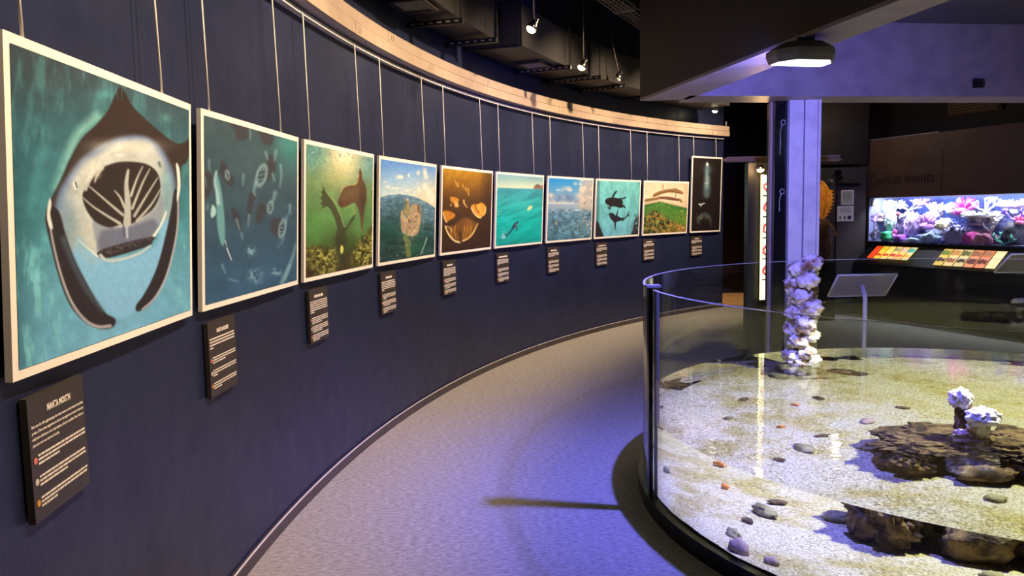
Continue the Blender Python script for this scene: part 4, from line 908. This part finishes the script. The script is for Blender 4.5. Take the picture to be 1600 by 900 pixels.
# gravel bed
random.seed(5)
vs = [(TC.x, TC.y, ZB)]; nr, na = 70, 200
for i in range(1, nr + 1):
    r = 1.9795 * i / nr
    for j in range(na):
        p = tpt(360 * j / na, r, 0); q = Vector((p.x, p.y, 0))
        z = ZB + .016 * mnoise.noise(q * 2.3) + .007 * mnoise.noise(q * 9.0) + .012 * (r / 1.98) ** 6
        vs.append((p.x, p.y, z))
fs = [(0, 1 + j, 1 + (j + 1) % na) for j in range(na)]
for i in range(nr - 1):
    for j in range(na): fs.append((1 + i * na + j, 1 + (i + 1) * na + j, 1 + (i + 1) * na + (j + 1) % na, 1 + i * na + (j + 1) % na))
mb = MB(); mb.add(vs, fs, True); bed = mb.build('gravel_bed', M['sand'])
tag(bed, 'pale coral gravel covering the floor of the round tank', 'gravel', kind='stuff')
# water body (refracting), top and sides
mb = MB(); nw = 180; rad = 1.982
vs = []; fs = []
for k, (r, z) in enumerate(((0, .045), (rad, .045), (rad, ZW), (0, ZW))):
    if r == 0: vs.append((TC.x, TC.y, z))
    else:
        for j in range(nw): p = tpt(360 * j / nw, r, z); vs.append(tuple(p))
b0 = 1; t0 = 1 + nw; top = 1 + 2 * nw
fs += [(0, b0 + (j + 1) % nw, b0 + j) for j in range(nw)] + [(top, t0 + j, t0 + (j + 1) % nw) for j in range(nw)] + [(b0 + j, b0 + (j + 1) % nw, t0 + (j + 1) % nw, t0 + j) for j in range(nw)]
mb.add(vs, fs, False); water = mb.build('water', M['water'])
smooth_by_angle(water, 40)
tag(water, 'clear still water filling the round tank', 'water', kind='stuff')
water.cycles.is_caustics_caster = True
bed.cycles.is_caustics_receiver = True

receivers = []
def rock_thing(name, label, cat, lumps, material, group=None):
    mb = MB()
    for L in lumps: lump(mb, *L[0], **L[1])
    o = mb.build(name, material); tag(o, label, cat, group); o.cycles.is_caustics_receiver = True; receivers.append(o); return o
LP = lambda c, s, seed, **k: ((c, s, seed), k)
# white crusted coral pillar, built of stacked lumps
pl = thing('coral_rock_pillar', 'tall pillar of white crusted coral rock rising from the tank', 'coral rock', (2.17, 5.74, ZB))
rnd = random.Random(11)
for k in range(27):
    z = .16 + k * .0415; a = k * 2.4; rr = .045 + .02 * rnd.random()
    sz = .062 + .026 * rnd.random()
    if k < 5: rr *= 1.3; sz *= 1.35
    c = (2.16 + rr * math.cos(a) * .9, 5.72 + rr * math.sin(a), z)
    o = lump(MB(), c, (sz, sz, sz * .78), 30 + k, amp=.34, freq=2.2, sub=4, ridge=.10, fine=.16).build('rock_lump', M['crust'] if k > 6 else M['algae'], pl); o.cycles.is_caustics_receiver = True
MB().tube([(2.16, 5.72, .05), (2.16, 5.72, 1.2)], [.08, .05], 10).build('core', M['reef'], pl)
rock_thing('rock', 'flat brown rock slab around the foot of the coral pillar', 'rock', [LP((2.14, 5.72, .10), (.27, .2, .05), 3, amp=.3), LP((2.3, 5.62, .09), (.14, .09, .04), 4)], M['algae'])
rock_thing('rock', 'low dark rock beside the foot of the coral pillar', 'rock', [LP((2.45, 5.72, .105), (.12, .08, .05), 8, amp=.4), LP((2.55, 5.66, .1), (.08, .06, .04), 9)], M['reef'])
# reef in the middle of the view: broad brown rock carrying pale corals above the water
rock_thing('reef_rock', 'broad dark brown reef rock under the water in the tank', 'rock', [
    LP((1.93, 3.72, .20), (.13, .16, .17), 1, amp=.35, sub=5, fine=.3), LP((2.10, 3.80, .33), (.26, .17, .07), 2, amp=.35, sub=5, fine=.35), LP((2.22, 3.98, .33), (.2, .16, .08), 12, amp=.4, sub=5, fine=.3), LP((2.34, 3.70, .25), (.22, .15, .16), 13, amp=.45, sub=5, fine=.35),
    LP((2.52, 3.62, .22), (.22, .18, .17), 14, amp=.45, sub=5, fine=.35), LP((2.05, 4.04, .30), (.14, .10, .05), 15, amp=.4), LP((2.62, 3.85, .25), (.24, .2, .15), 16, amp=.45, sub=5, fine=.35), LP((2.28, 3.76, .43), (.11, .09, .07), 17, amp=.4, sub=3), LP((2.2, 3.52, .16), (.14, .09, .09), 19, amp=.4)], M['reef'])
cr = thing('white_coral', 'pale lavender ruffled coral standing above the water on the reef rock', 'coral', (2.27, 3.76, .48))
for nm, c, s_, sd, m_ in (('coral_stem', (2.30, 3.755, .53), (.048, .04, .08), 41, 'crust'), ('coral_head', (2.31, 3.73, .605), (.07, .064, .042), 42, 'lav'), ('coral_head', (2.27, 3.86, .665), (.052, .05, .05), 43, 'crust'), ('coral_base', (2.24, 3.78, .505), (.045, .03, .022), 44, 'pinkstone'), ('coral_stem', (2.275, 3.85, .57), (.034, .034, .09), 45, 'reef')):
    lump(MB(), c, s_, sd, amp=.35, freq=2.4, sub=4, ridge=.12, fine=.18).build(nm, M[m_], cr)
stones = [((1.90, 3.99), (.085, .045, .03), 'algae', 'flat olive stone lying left of the reef rock'), ((2.08, 4.46), (.07, .035, .025), 'pinkstone', 'reddish flat stone behind the reef rock'),
          ((1.54, 4.02), (.07, .05, .03), 'algae', 'olive stone alone on the gravel in front of the flat stone'), ((1.04, 3.42), (.055, .045, .045), 'pinkstone', 'mauve pebble closest to the black base'),
          ((1.16, 3.30), (.04, .035, .03), 'pinkstone', 'small mauve pebble low at the near glass'), ((1.13, 3.62), (.045, .04, .03), 'algae', 'rounded olive pebble near the mauve pebble'),
          ((1.80, 4.86), (.028, .02, .02), 'orange_shell', 'orange shell on the gravel far from the glass'), ((1.55, 4.40), (.024, .02, .02), 'orange_shell', 'orange shell lying nearer the olive stone'),
          ((1.52, 5.02), (.05, .03, .02), 'reef', 'dark pebble near the left glass'), ((2.0, 5.0), (.045, .03, .02), 'reef', 'dark pebble in the middle of the gravel'), ((2.42, 4.72), (.04, .03, .02), 'reef', 'small dark pebble right of the gravel centre'),
          ((2.1, 3.28), (.05, .04, .03), 'algae', 'olive pebble in front of the reef rock'), ((2.33, 3.33), (.045, .04, .035), 'pinkstone', 'brownish pink pebble right of the reef front'), ((1.35, 3.85), (.03, .025, .02), 'reef', 'tiny dark pebble between the olive stones'),
          ((1.72, 4.22), (.05, .02, .012), 'reef', 'thin dark flake on the pale gravel'), ((1.3, 4.6), (.035, .025, .018), 'algae', 'little olive pebble at the left of the bed')]
for k, ((x, y), s_, m_, lab) in enumerate(stones):
    o = lump(MB(), (x, y, ZB + s_[2] * .55), s_, 60 + k, amp=.3, freq=1.5, sub=3, rot=k * .9).build('stone', M[m_]); tag(o, lab, 'stone', 'stones on the tank bed'); o.cycles.is_caustics_receiver = True

# ================================================================== INFORMATION LECTERNS BEHIND THE TANK
M['lect'] = mat('lectern_panel_back', srgb(140, 132, 144), .5)
def lectern(x0, x1, yt, yb, zt, zb, label):
    xc = (x0 + x1) / 2
    t = thing('information_lectern', label, 'lectern', (xc, (yt + yb) / 2, 0), 'slanted information lecterns')
    d = Vector((0, yb - yt, zb - zt)); n = Vector((0, d.z, -d.y)).normalized() * .012
    def q(u, v): return Vector((x0 + (x1 - x0) * u, yt, zt)) + d * v
    MB().prism([q(0, 0), q(1, 0), q(1, 1), q(0, 1)], n).build('panel', M['lect'], t)
    for (u0, v0), (u1, v1) in (((0, 0), (1, 0)), ((1, 0), (1, 1)), ((1, 1), (0, 1)), ((0, 1), (0, 0))):
        MB().tube([q(u0, v0) + n * .5, q(u1, v1) + n * .5], .0095, 6).build('frame_bar', M['white_metal'], t)
    m_ = q(.5, .5); py = (yt + yb) / 2 - .07
    MB().tube([(xc, py, .0), (xc, py, m_.z - .12), (xc, py + .015, m_.z - .07), m_], .019, 12).build('pole', M['white_metal'], t)
    MB().lathe([(.0, 0), (.13, 0), (.13, .012), (.02, .02)], (xc, py, 0), n=24).build('foot_plate', M['white_metal'], t)
lectern(2.715, 3.205, 6.42, 6.62, 1.085, .89, 'slanted information lectern on a grey pole behind the coral pillar')
lectern(3.89, 4.39, 6.02, 6.22, 1.26, 1.105, 'slanted information lectern at the right edge of the view')

# ================================================================== LIGHT BOX, LAMP AND BATTEN BEHIND THE COLUMN
lb = thing('light_box', 'tall glowing light box sign beside the column', 'light box', (2.64, 7.74, .73))
MB().box((2.66, 7.77, 1.355), (.32, .06, 1.27)).build('case', M['black'], lb)
EB = mat('lit_panel', (1, 1, 1), emit=((1.0, .90, .62), 3.0)); ER = mat('lit_red_print', srgb(190, 60, 60), emit=((.8, .16, .16), .9)); EY = mat('lit_edge', (1, 1, 1), emit=((1.0, .86, .35), 3.5))
rnd = random.Random(3)
for k in range(6):
    z0 = 1.775 - k * .209
    pn = MB().box((2.665, 7.736, z0 + .1), (.30, .008, .194)).build('panel', EB, lb)
    mb = MB(); pts = [(2.555 + .04 * math.cos(q) * (.6 + .5 * rnd.random()), 7.731, z0 + .085 + .05 * math.sin(q) * (.6 + .5 * rnd.random())) for q in np.linspace(0, 5.6, 11)]
    mb.tube(pts, .013, 6); 
    if k < 5: mb.build('red_motif', ER, pn)
MB().box((2.50, 7.745, 1.355), (.012, .03, 1.25)).build('lit_edge', EY, lb)
wl = thing('wall_lamp', 'small warm wall lamp glowing above the light box', 'lamp', (2.49, 7.72, 2.03))
MB().lathe([(0, .03), (.02, .03), (.032, -.01), (.03, -.012)], (2.47, 7.70, 2.04), n=14).build('shade', M['chrome'], wl)
MB().lathe([(0, -.005), (.034, -.012), (.03, -.03), (0, -.045)], (2.47, 7.70, 2.04), n=12).build('bulb', mat('orange_bulb', (1, 1, 1), emit=((1, .6, .2), 25)), wl)
MB().tube([(2.47, 7.70, 2.07), (2.47, 7.74, 2.08), (2.48, 7.80, 2.07)], .008).build('arm', M['chrome'], wl)
bt = thing('light_batten', 'long cream batten hung behind the column', 'batten', (2.9, 8.3, 2.15))
MB().tube([(2.27, 8.3, 2.165), (2.3, 8.3, 2.165), (3.48, 8.3, 2.15), (3.52, 8.3, 2.15)], [.014, .026, .026, .012], 12).build('tube', mat('aged_cream_batten', srgb(172, 146, 112), .5), bt)
MB().box((2.9, 8.3, 2.185), (1.2, .03, .02)).build('spine', M['cream'], bt)
for x in (2.75, 3.0): MB().tube([(x, 8.3, 2.18), (x, 8.3, 4.44)], .004).build('hanger', M['black'], bt)

# ================================================================== CORNER BY THE SERVICE DOOR
sc = thing('display_screen', 'small white framed notice screen on the service door', 'screen', (5.13, 11.86, 1.67))
MB().box((5.135, 11.868, 1.785), (.19, .02, .225)).build('frame', M['white_card'], sc)
MB().box((5.135, 11.856, 1.785), (.155, .004, .185)).build('glass', mat('grey_notice', srgb(120, 120, 118), .2, noise=(5, srgb(70, 70, 70), .4, .6), emit=((.5, .5, .48), .12)), sc)
nt_ = thing('notice_sheet', 'pale printed notice below the framed screen', 'notice', (5.115, 11.86, 1.42))
MB().box((5.11, 11.868, 1.54), (.25, .008, .23)).build('sheet', mat('notice_paper', srgb(206, 202, 200), .7, emit=((.8, .78, .76), .06)), nt_)
mb = MB()
for k in range(4): mb.box((5.11, 11.862, 1.625 - k * .022), (.18 - .03 * (k % 2), .004, .006))
mb.build('text_lines', M['duct_dark'], nt_)
for k, c_ in enumerate(((.018, .04), (.02, .045), (.055, .055))): MB().box((5.03 + k * .07, 11.862, 1.48), (c_[0], .004, c_[1])).build('pictogram', M['black'] if k < 2 else mat('blue_pictogram', srgb(66, 60, 96), .6), nt_)
ds = thing('door_spotlight', 'pair of small black spotlights above the service door', 'spotlight', (4.93, 11.84, 2.1))
for k, (x, z, d_) in enumerate(((4.84, 2.06, (-.5, -1, -.5)), (4.95, 2.17, (.3, -1, -.2)), (4.97, 2.10, (.2, -1, -.6)))):
    rot = Vector(d_).to_track_quat('-Z', 'Y').to_matrix(); MB().lathe([(0, .05), (.03, .045), (.04, -.04), (.036, -.045), (.03, -.02), (0, -.015)], (x, 11.78, z), n=16, rot=rot).build('spot_head', M['black_gloss'] if k else M['chrome'], ds)
MB().tube([(4.84, 11.8, 2.08), (4.9, 11.82, 2.13), (4.95, 11.8, 2.17), (4.96, 11.88, 2.15)], .01).build('arm', M['black_gloss'], ds)
MB().lathe([(0, .0), (.02, .0), (.02, .012), (0, .014)], (4.70, 11.876, 2.13), n=12, rot=Matrix.Rotation(math.pi / 2, 3, 'X')).build('door_stud', M['chrome'], dr)
# orange spiny sculpture on a brown body
sp = thing('spiny_sculpture', 'orange spiny finned sculpture on a brown body behind the column', 'sculpture', (4.52, 11.3, 0))
OR = mat('glowing_orange', srgb(236, 160, 40), .45, noise=(18, srgb(206, 112, 22), .4, .7))
edge = [(4.50, 2.02), (4.545, 1.985), (4.575, 1.93), (4.60, 1.90)]
tips = []
for k in range(9):
    f = k / 8; z = 1.89 - .40 * f; x = 4.61 + .085 * math.sin(math.pi * (.15 + .75 * f)) - .09 * f
    tips += [(x, z), (x + .05 - .012 * f, z - .012), (x + .005, z - .028)]
outl = edge + tips + [(4.52, 1.46), (4.47, 1.52), (4.45, 1.7), (4.46, 1.9)]
MB().prism([(x, 11.28, z) for x, z in outl], (0, .05, 0)).build('spiny_fin', OR, sp)
MB().tube([(4.50, 11.30, 2.03), (4.53, 11.30, 1.99), (4.57, 11.3, 1.93), (4.60, 11.3, 1.88), (4.58, 11.3, 1.7), (4.53, 11.3, 1.48)], [.012, .025, .03, .03, .035, .02], 10).build('back_ridge', OR, sp)
lump(MB(), (4.53, 11.32, 1.15), (.15, .12, .36), 70, amp=.2, sub=4).build('body', mat('brown_body', srgb(96, 66, 40), .6, noise=(10, srgb(60, 42, 28), .4, .7)), sp)
MB().box((4.52, 11.32, .42), (.34, .3, .84)).build('pedestal', M['black'], sp)
MB().tube([(4.60, 11.2, 1.42), (4.66, 11.2, 1.34), (4.70, 11.2, 1.22)], .008).build('feeler', OR, sp)
add_light('sculpture_light', 'SPOT', (4.75, 10.4, 2.6), 26, (1, .78, .45), (4.56, 11.3, 1.75), spot_size=math.radians(26), spot_blend=.5, shadow_soft_size=.03)

# vent panel on the upper wall
vp = thing('vent_panel', 'brown louvred vent panel high above the brown wall', 'vent', wp(.9, 2.87, -AD - .2))
def off_plane(x0, x1, z0, z1):
    f = lambda u, z, o: wp(u, z, -AD - .2 + o); return [f(x0, z0, .0), f(x1, z0, .0), f(x1, z0, .05), f(x0, z0, .05), f(x0, z1, 0), f(x1, z1, 0), f(x1, z1, .05), f(x0, z1, .05)]
MB().hexa(off_plane(.75, 1.58, 2.93, 3.33)).build('backing', M['brown_wall'], vp)
for k in range(9):
    z0 = 2.95 + k * .042
    MB().hexa([v + Vector((NN.x, NN.y, 0)) * .05 * 1.0 for v in off_plane(.77, 1.56, z0, z0 + .02)]).build('louvre', mat('louvre_brown', srgb(110, 80, 60), .6) if k == 0 else bpy.data.materials['louvre_brown'], vp)

# ================================================================== CORAL AQUARIUM IN THE BROWN WALL
aq = thing('wall_aquarium', 'long lit coral aquarium set into the brown wall', 'aquarium', wp(1.8, AZ0))
wbox(MB(), AQ0, AQ1, AZ0, AZ1, -AD + .0, -AD + .02).build('back_panel', mat('aquarium_blue', srgb(52, 84, 160), .6, noise=(2.5, srgb(76, 88, 176), .35, .7)), aq)
wbox(MB(), AQ0, AQ1, AZ0, AZ0 + .02, -AD, -.02).build('floor_panel', mat('aquarium_sand', srgb(150, 150, 176), .8, noise=(14, srgb(84, 84, 110), .4, .6)), aq)
wbox(MB(), AQ0, AQ0 + .015, AZ0, AZ1, -AD, -.01).build('end_panel', mat('aquarium_end', srgb(120, 126, 170), .5), aq)
wbox(MB(), AQ0, AQ1, AZ0, AZ1, -.012, -.004).build('front_pane', M['glass'], aq)
for u0, u1, z0, z1 in ((AQ0 - .02, AQ1, AZ1, AZ1 + .012), (AQ0 - .02, AQ0, AZ0, AZ1), ): wbox(MB(), u0, u1, z0, z1, -.02, .006).build('frame_strip', M['black_gloss'], aq)
wbox(MB(), AQ0 - .02, AQ1, AZ0 - .05, AZ0, -.02, .012).build('frame_strip', M['black_gloss'], aq)
wbox(MB(), AQ0 + .03, AQ0 + .055, AZ1 - .13, AZ1 - .01, -.05, -.02).build('pump', M['black'], aq)
# lamp over the aquarium
P_AQ = 110
for k in range(4):
    c = wp(.5 + k * .9, AZ1 - .02, -.09)
    L = add_light('aquarium_lamp_light', 'AREA', c, P_AQ / 4, (.80, .84, 1.0), c + Vector((0, 0, -1)) - Vector((NN.x, NN.y, 0)) * .8, shape='RECTANGLE', size=.8, size_y=.16)

def cray(x, y): return (_fw + _rt * ((x - 800) / F_PX) - _up * ((y - 450) / F_PX))
def in_aq(x, y, depth):
    """point a given depth behind the aquarium glass"""
    d = cray(x, y); n = Vector((NN.x, NN.y, 0)); a = wp(0, 0, -depth); t = (a - Vector((0, 0, EYE))).dot(n) / d.dot(n); return Vector((0, 0, EYE)) + d * t
SC = 1 / 104.0   # metres per unit of coral size
_cm = {}
def cmat(c):
    if c not in _cm: _cm[c] = mat('coral_tissue', srgb(*c), .65, noise=(22, srgb(*(int(q * .62) for q in c)), .48, .74), bump=(70, .4, .008))
    return _cm[c]
CU = Vector((DU.x, DU.y, 0)); CN = Vector((NN.x, NN.y, 0)); CZ = Vector((0, 0, 1))
def coral(kind, x, y, w, h, c, depth, label, seed):
    rnd = random.Random(seed); p = in_aq(x, y, depth); W = w * SC * .62; H = h * SC * .5; mb = MB()
    if kind == 'lump':
        lump(mb, p, (W, W * .8, H), seed, amp=.32, freq=2.2, sub=3, ridge=.12, fine=.2)
    elif kind == 'fan':
        lump(mb, p, (W, W * .3, H), seed, amp=.3, freq=2.8, sub=4, ridge=.22, fine=.25, rot=math.atan2(DU.y, DU.x))
    elif kind == 'fingers':
        b = p - CZ * H * .6; lump(mb, b, (W * .7, W * .6, H * .5), seed, amp=.2, sub=2)
        for k in range(26):
            a = rnd.uniform(-1.25, 1.25); f = rnd.uniform(-.6, 1.0)
            d = (CU * math.sin(a) * W + CZ * math.cos(a) * H * 1.5 + CN * f * W * .6); q = b + d * .35
            e = b + d * rnd.uniform(.8, 1.08); r = W * .10
            mb.tube([q, q + (e - q) * .6, e, e + (e - q).normalized() * r * .6], [r, r * 1.05, r * .85, r * .3], 6)
    elif kind == 'branch':
        def grow(q, d, L, r, n):
            e = q + d * L; mb.tube([q, q + d * L * .5 + CZ * L * .05, e], [r, r * .85, r * .6], 6)
            if n:
                for _ in range(3): grow(e, (d + Vector((rnd.uniform(-.8, .8), rnd.uniform(-.8, .8), rnd.uniform(-.3, .8)))).normalized(), L * .68, r * .72, n - 1)
        b = p - CZ * H * .8
        for _ in range(5):
            grow(b, (CU * rnd.uniform(-1, 1) * W / max(W, H) + CZ * rnd.uniform(.35, 1) * H / max(W, H) + CN * rnd.uniform(-.2, .4)).normalized(), max(W, H) * .72, W * .09, 2)
    elif kind == 'table':
        lump(mb, p, (W, W * .45, H * .45), seed, amp=.25, freq=2.5, sub=3, ridge=.1, fine=.2, rot=math.atan2(DU.y, DU.x)); lump(mb, p - CZ * H * .7, (W * .25, W * .2, H * .7), seed + 1, sub=2)
        for k in range(18):
            q = p + CU * rnd.uniform(-.85, .85) * W + CN * rnd.uniform(-.3, .4) * W + CZ * H * .3; mb.tube([q, q + CZ * H * rnd.uniform(.25, .5)], [W * .07, W * .03], 5)
    elif kind == 'dome':
        lump(mb, p, (W, W * .8, H), seed, amp=.10, sub=3, fine=.05)
        for k in range(34):
            a = rnd.uniform(0, 6.28); f = rnd.uniform(.1, 1.2); d = CU * math.sin(f) * math.cos(a) * W + CN * abs(math.sin(f) * math.sin(a)) * W * .8 + CZ * math.cos(f) * H
            q = p + d * .92; mb.tube([q, q + d.normalized() * W * .22], [W * .075, W * .05], 6)
    for j, v in enumerate(mb.v):   # keep inside the aquarium
        q = Vector((v[0] - A0.x, v[1] - A0.y)); u_ = max(q.dot(DU), AQ0 + .02); o_ = min(max(q.dot(NN), -AD + .025), -.02); mb.v[j] = tuple(wp(u_, min(max(v[2], AZ0 + .021), AZ1 - .03), o_))
    o = mb.build('coral', cmat(c)); tag(o, label, 'coral', 'corals in the wall aquarium'); return o
CORALS = [
 ('fingers', 1365, 316, 10, 9, (236, 240, 250), .10, 'small white striped coral in the top left corner of the aquarium'),
 ('lump', 1362, 326, 9, 12, (236, 214, 220), .16, 'cream lump coral at the left end of the aquarium'),
 ('fan', 1375, 319, 9, 20, (46, 74, 186), .45, 'dark blue tube sponge high at the left of the aquarium'),
 ('lump', 1362, 341, 13, 13, (176, 150, 216), .12, 'lilac lump coral halfway up the left end'),
 ('fingers', 1364, 357, 14, 18, (176, 166, 200), .14, 'grey violet finger coral low at the left end'),
 ('branch', 1367, 371, 18, 14, (92, 78, 104), .10, 'dark branching coral with pale tips in the lower left corner'),
 ('fan', 1388, 324, 23, 22, (204, 236, 236), .30, 'large mint white ruffled coral upper left'),
 ('fingers', 1377, 340, 18, 15, (206, 180, 190), .22, 'pinkish ridge coral below the mint ruffled coral'),
 ('fan', 1391, 345, 16, 28, (214, 236, 236), .16, 'tall pale ruffled coral left of the centre'),
 ('lump', 1387, 370, 17, 17, (70, 190, 130), .10, 'bright green lump coral low on the left'),
 ('lump', 1401, 334, 10, 7, (150, 84, 92), .22, 'brownish red mushroom coral'),
 ('fan', 1405, 338, 14, 8, (226, 232, 236), .26, 'white plate under the red mushroom coral'),
 ('branch', 1407, 321, 16, 15, (226, 236, 244), .34, 'white branching coral near the top left'),
 ('branch', 1420, 321, 24, 20, (244, 226, 232), .30, 'cream pink staghorn coral near the top'),
 ('fingers', 1440, 313, 23, 15, (206, 160, 220), .34, 'lilac bushy coral touching the top of the aquarium'),
 ('fingers', 1398, 364, 8, 16, (232, 140, 200), .12, 'slim pink coral beside the green lump'),
 ('lump', 1408, 373, 19, 13, (160, 90, 206), .10, 'purple mound at the bottom left of centre'),
 ('lump', 1419, 335, 9, 9, (240, 238, 206), .20, 'small pale yellow coral'),
 ('fan', 1426, 353, 21, 37, (200, 170, 240), .14, 'large lavender fan coral'),
 ('fingers', 1448, 346, 25, 24, (196, 140, 216), .18, 'lilac pink finger coral right of the lavender fan'),
 ('fingers', 1461, 327, 32, 24, (228, 220, 248), .30, 'wide white lilac finger coral near the top middle'),
 ('lump', 1429, 377, 24, 11, (168, 196, 226), .08, 'blue grey mound at the bottom'),
 ('lump', 1457, 374, 29, 19, (180, 206, 232), .10, 'pale blue mound with tan top at the bottom'),
 ('lump', 1475, 352, 19, 18, (246, 232, 186), .16, 'round cream yellow coral ball'),
 ('lump', 1487, 325, 15, 16, (226, 220, 246), .30, 'lilac white coral lump left of the magenta coral'),
 ('branch', 1492, 315, 18, 10, (70, 110, 170), .50, 'dim blue branching coral at the back'),
 ('fingers', 1507, 322, 36, 27, (226, 70, 190), .24, 'magenta bushy coral near the top'),
 ('lump', 1514, 334, 18, 12, (130, 140, 150), .22, 'grey rock under the magenta coral'),
 ('branch', 1541, 319, 28, 26, (248, 232, 236), .22, 'pinkish white flower shaped coral'),
 ('table', 1533, 337, 44, 16, (246, 246, 236), .16, 'wide white table coral in the middle right'),
 ('table', 1586, 320, 38, 20, (246, 238, 240), .26, 'white table coral at the top right'),
 ('branch', 1590, 337, 28, 24, (120, 90, 220), .18, 'violet blue branching coral at the right'),
 ('fingers', 1596, 343, 18, 12, (246, 110, 170), .12, 'hot pink coral tips at the right edge'),
 ('branch', 1503, 353, 24, 16, (110, 130, 226), .16, 'blue staghorn coral above the striped dome'),
 ('dome', 1497, 371, 36, 28, (176, 172, 214), .10, 'grey violet striped dome coral'),
 ('lump', 1517, 375, 21, 22, (246, 90, 190), .09, 'hot pink cone coral at the bottom'),
 ('lump', 1541, 375, 26, 20, (176, 110, 140), .10, 'mauve rock slab at the bottom right'),
 ('branch', 1549, 354, 30, 20, (224, 220, 214), .14, 'pale forked branches above the mauve slab'),
 ('branch', 1569, 374, 24, 20, (120, 206, 180), .09, 'mint green branching coral at the bottom right'),
 ('lump', 1590, 368, 30, 38, (62, 58, 72), .22, 'dark rock at the right edge of the aquarium'),
 ('lump', 1481, 378, 15, 10, (130, 110, 220), .08, 'violet lump between the mounds'),
 ('lump', 1410, 352, 26, 30, (130, 118, 160), .42, 'dim violet rock behind the lavender fan'),
 ('lump', 1470, 366, 60, 26, (116, 116, 160), .45, 'dim blue rock ridge at the back of the aquarium'),
 ('lump', 1560, 352, 60, 40, (112, 118, 168), .48, 'dim rock mass behind the table coral'),
]
for k, (kd, x, y, w, h, c, dp, lab) in enumerate(CORALS): coral(kd, x, y, w, h, c, dp, lab, 200 + k)

# sloping desk with back-lit species cards
dk = thing('species_desk', 'black sloping desk under the coral aquarium', 'desk', wp(1.8, .8))
MB().hexa([wp(-.05, .0, .24), wp(4.0, .0, .24), wp(4.0, .0, .0), wp(-.05, .0, .0), wp(-.05, .79, .24), wp(4.0, .79, .24), wp(4.0, 1.04, .0), wp(-.05, 1.04, .0)]).build('desk_body', M['black'], dk)
def card_row(u0, cw, n, colours, label, zt, drop, out, hot):
    t = thing('species_card_row', label, 'sign', wp(u0, zt - .1, .1), 'back-lit species card rows')
    for k in range(n):
        ua, ub = u0 + k * cw, u0 + (k + 1) * cw - .018
        def q(u, f, e=0.0): return wp(u, zt - drop * f + .012 + e, out * f + .008 + e)
        c = colours[k]
        em = mat('card_' + label[:6], srgb(*c[0]), .5, emit=(srgb(*c[0]), hot))
        cd = MB().prism([q(ua, 0), q(ub, 0), q(ub, 1), q(ua, 1)], Vector((NN.x, NN.y, 1)).normalized() * .004).build('card', em, t)
        for j, (f0, f1, cc) in enumerate(c[1]):
            mb = MB(); rr = random.Random(k * 7 + j)
            pts = [q(ua + (ub - ua) * a_, f_, .005) for a_, f_ in ((.06, f0 + .06 * rr.random()), (.35, f0 - .03), (.7, f0 + .08 * rr.random()), (.94, f0), (.94, f1), (.6, f1 - .1 * rr.random()), (.3, f1), (.06, f1 - .06))]
            mb.prism(pts, Vector((NN.x, NN.y, 1)).normalized() * .002).build('card_print', mat('card_print', srgb(*cc), .5, emit=(srgb(*cc), hot)), cd)
R_ = (226, 66, 24)
card_row(.24, .127, 6, [(R_, []), ((246, 190, 60), [(.1, .4, (190, 176, 20)), (.6, .8, (200, 70, 34))]), ((248, 206, 96), [(.15, .4, (226, 190, 80)), (.62, .82, (196, 60, 34))]), ((246, 190, 110), [(.12, .4, (150, 140, 90)), (.6, .8, (190, 56, 30))]), ((248, 190, 96), [(.15, .4, (190, 170, 150)), (.62, .84, (214, 90, 50))]), ((220, 206, 130), [(.1, .45, (60, 150, 140)), (.6, .85, (226, 150, 40))])],
         'six glowing species cards with a plain red first card', 1.03, .17, .20, .9)
card_row(1.43, .155, 6, [((226, 190, 80), [(.1, .4, (110, 120, 30)), (.55, .8, (70, 40, 26))]), ((246, 206, 130), [(.1, .4, (190, 130, 60)), (.55, .8, (150, 90, 60))]), ((226, 200, 130), [(.1, .4, (90, 90, 30)), (.6, .8, (60, 40, 30))]), ((236, 150, 96), [(.1, .4, (150, 90, 50)), (.55, .82, (96, 34, 26))]), ((240, 140, 90), [(.1, .4, (170, 110, 70)), (.55, .82, (96, 34, 26))]), ((248, 226, 160), [])],
         'six glowing species cards ending in a plain cream card', 1.03, .21, .22, .8)
